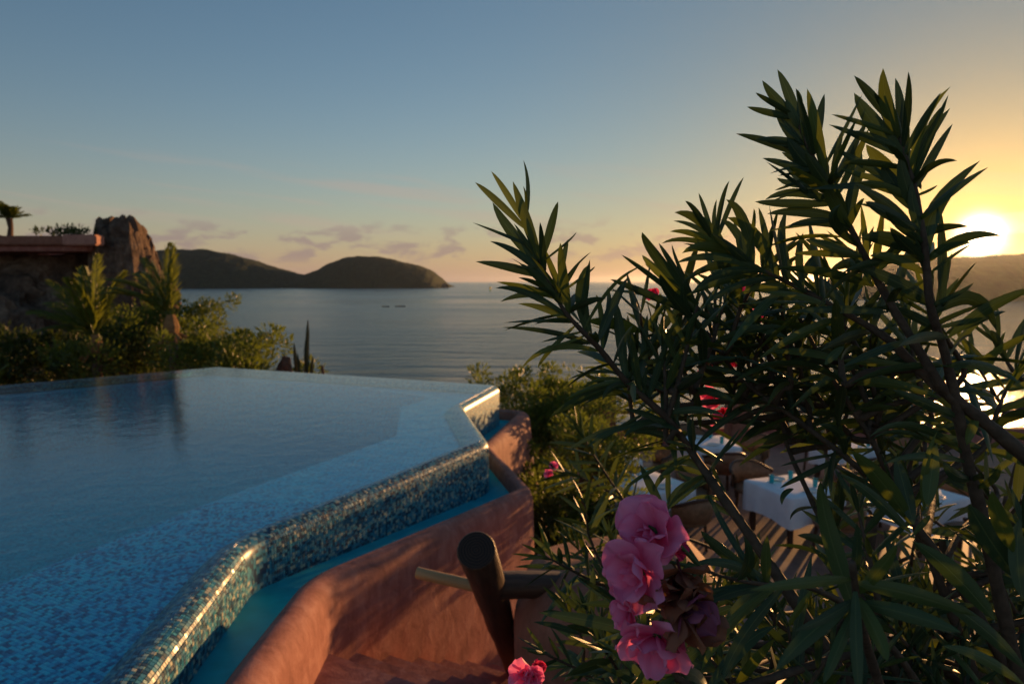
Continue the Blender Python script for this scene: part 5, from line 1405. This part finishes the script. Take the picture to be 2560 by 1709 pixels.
# flowers
def petal_geo(c, axis, face, rad, wid, cup, rng):
    """a rounded, cupped, ruffled petal from c along axis, its upper side to face"""
    sd = axis.cross(face).normalized(); nn = sd.cross(axis).normalized(); vs = []; uv = []; fs = []; G = 8
    ph = rng.uniform(0, 6.28); tw = rng.uniform(-.35, .35)
    for i in range(G + 1):
        t = i / G
        w_ = wid * (math.sin(math.pi * (.07 + .80 * t ** .9)) ** .75) * (.35 + .65 * min(1, t * 1.8))
        for j in range(G + 1):
            q = j / G * 2 - 1; tt = t * (1 - .13 * q * q * t) - .03 * t * math.exp(-(q / .18) ** 2)
            lift = cup * rad * (tt ** 1.6) * .8 + cup * w_ * q * q * .55
            ruff = rad * .12 * t * t * math.sin(q * 4.2 + ph) + rad * .05 * t * math.sin(q * 9 + ph * 2)
            curl = -rad * .22 * max(0, tt - .7) / .3 * max(0, tt - .7)
            vs.append(c + axis * rad * tt + sd * (w_ * q + tw * rad * t * t * .4) + nn * (lift + ruff + curl)); uv.append((j / G, t))
    for i in range(G):
        for j in range(G): a = i * (G + 1) + j; fs.append((a, a + 1, a + G + 2, a + G + 1))
    return vs, fs, uv
def flower(center, face, r, parent, O, mat='petal', whorls=((5, .15, 1.05), (4, .7, .9), (2, 1.25, .55)), name='flower'):
    c = Vector(center); fz = Vector(face).normalized(); a0 = fz.orthogonal().normalized(); a1 = fz.cross(a0); rng = random.Random(int(abs(c.x * 9173 + c.z * 5171)))
    base = c - fz * r * .55
    mbx = MB(); mbx.tube([base - fz * r * .5, base, base + fz * r * .2], [r * .06, r * .1, r * .16], 8); fo = mbx.build(name, MAT['ole_green'] if mat != 'petal_dry' else MAT[mat], parent, True)
    fo.data.transform(Matrix.Translation(-c)); fo.location = c - O
    ph = rng.uniform(0, 6.28)
    for wi, (cnt, elev, sc_) in enumerate(whorls):
        for j in range(cnt):
            an = ph + wi * .6 + j * 6.283 / cnt + rng.uniform(-.2, .2); rad = a0 * math.cos(an) + a1 * math.sin(an); e = elev + rng.uniform(-.2, .2)
            axis = (rad * math.cos(e) + fz * math.sin(e)).normalized(); up = (fz * math.cos(e) - rad * math.sin(e)).normalized()
            g = petal_geo(base - c + fz * r * .1, axis, up, r * 1.15 * sc_ * rng.uniform(.8, 1.2), r * .66 * sc_ * rng.uniform(.8, 1.25), rng.uniform(.2, .7), rng)
            po = obj('petal', leaf_mesh('petal', *g, MAT[mat]), fo)
            so_ = po.modifiers.new('thickness', 'SUBSURF'); so_.levels = 1; so_.render_levels = 1
    return fo
O0 = BUSH_AT[0]
for i, (c, fz, r) in enumerate(FLOWERS): flower(c, fz, r * .93, bushes[0], O0, 'petal' if i < 4 else 'petal_red')
for i, c in enumerate(WILTED):
    wr_ = random.Random(i + 3); flower(c, (wr_.uniform(-.2, .9), -.5, wr_.uniform(-1.0, -.1)), .015 + wr_.random() * .010, bushes[0], O0, 'petal_dry' if i != 2 else 'petal_faded', ((3, wr_.uniform(-.9, .2), 1.15), (3, wr_.uniform(.2, 1.0), 1.0), (2, wr_.uniform(.6, 1.3), 1.2)), 'wilted_flower')
for i, (c, fz, r) in enumerate(SMALL_FLOWERS):
    k = 1 if i in (0, 1, 2, 10, 11) else 0
    flower(c, fz, r, bushes[k], BUSH_AT[k], 'petal' if r > .015 else 'petal_red', ((5, .3, 1.0), (4, .9, .8)))
cs_ = Vector(CLUSTER_STEM)
for c in [f[0] for f in FLOWERS] + WILTED:
    mbx = MB(); c = Vector(c); mbx.tube([cs_ - O0, (cs_ * .5 + c * .5 + Vector((0, .012, .006))) - O0, c + Vector((0, .01, 0)) - O0], [.0022, .0018, .0014], 6); mbx.build('flower_stalk', MAT['ole_green'], bushes[0], True)
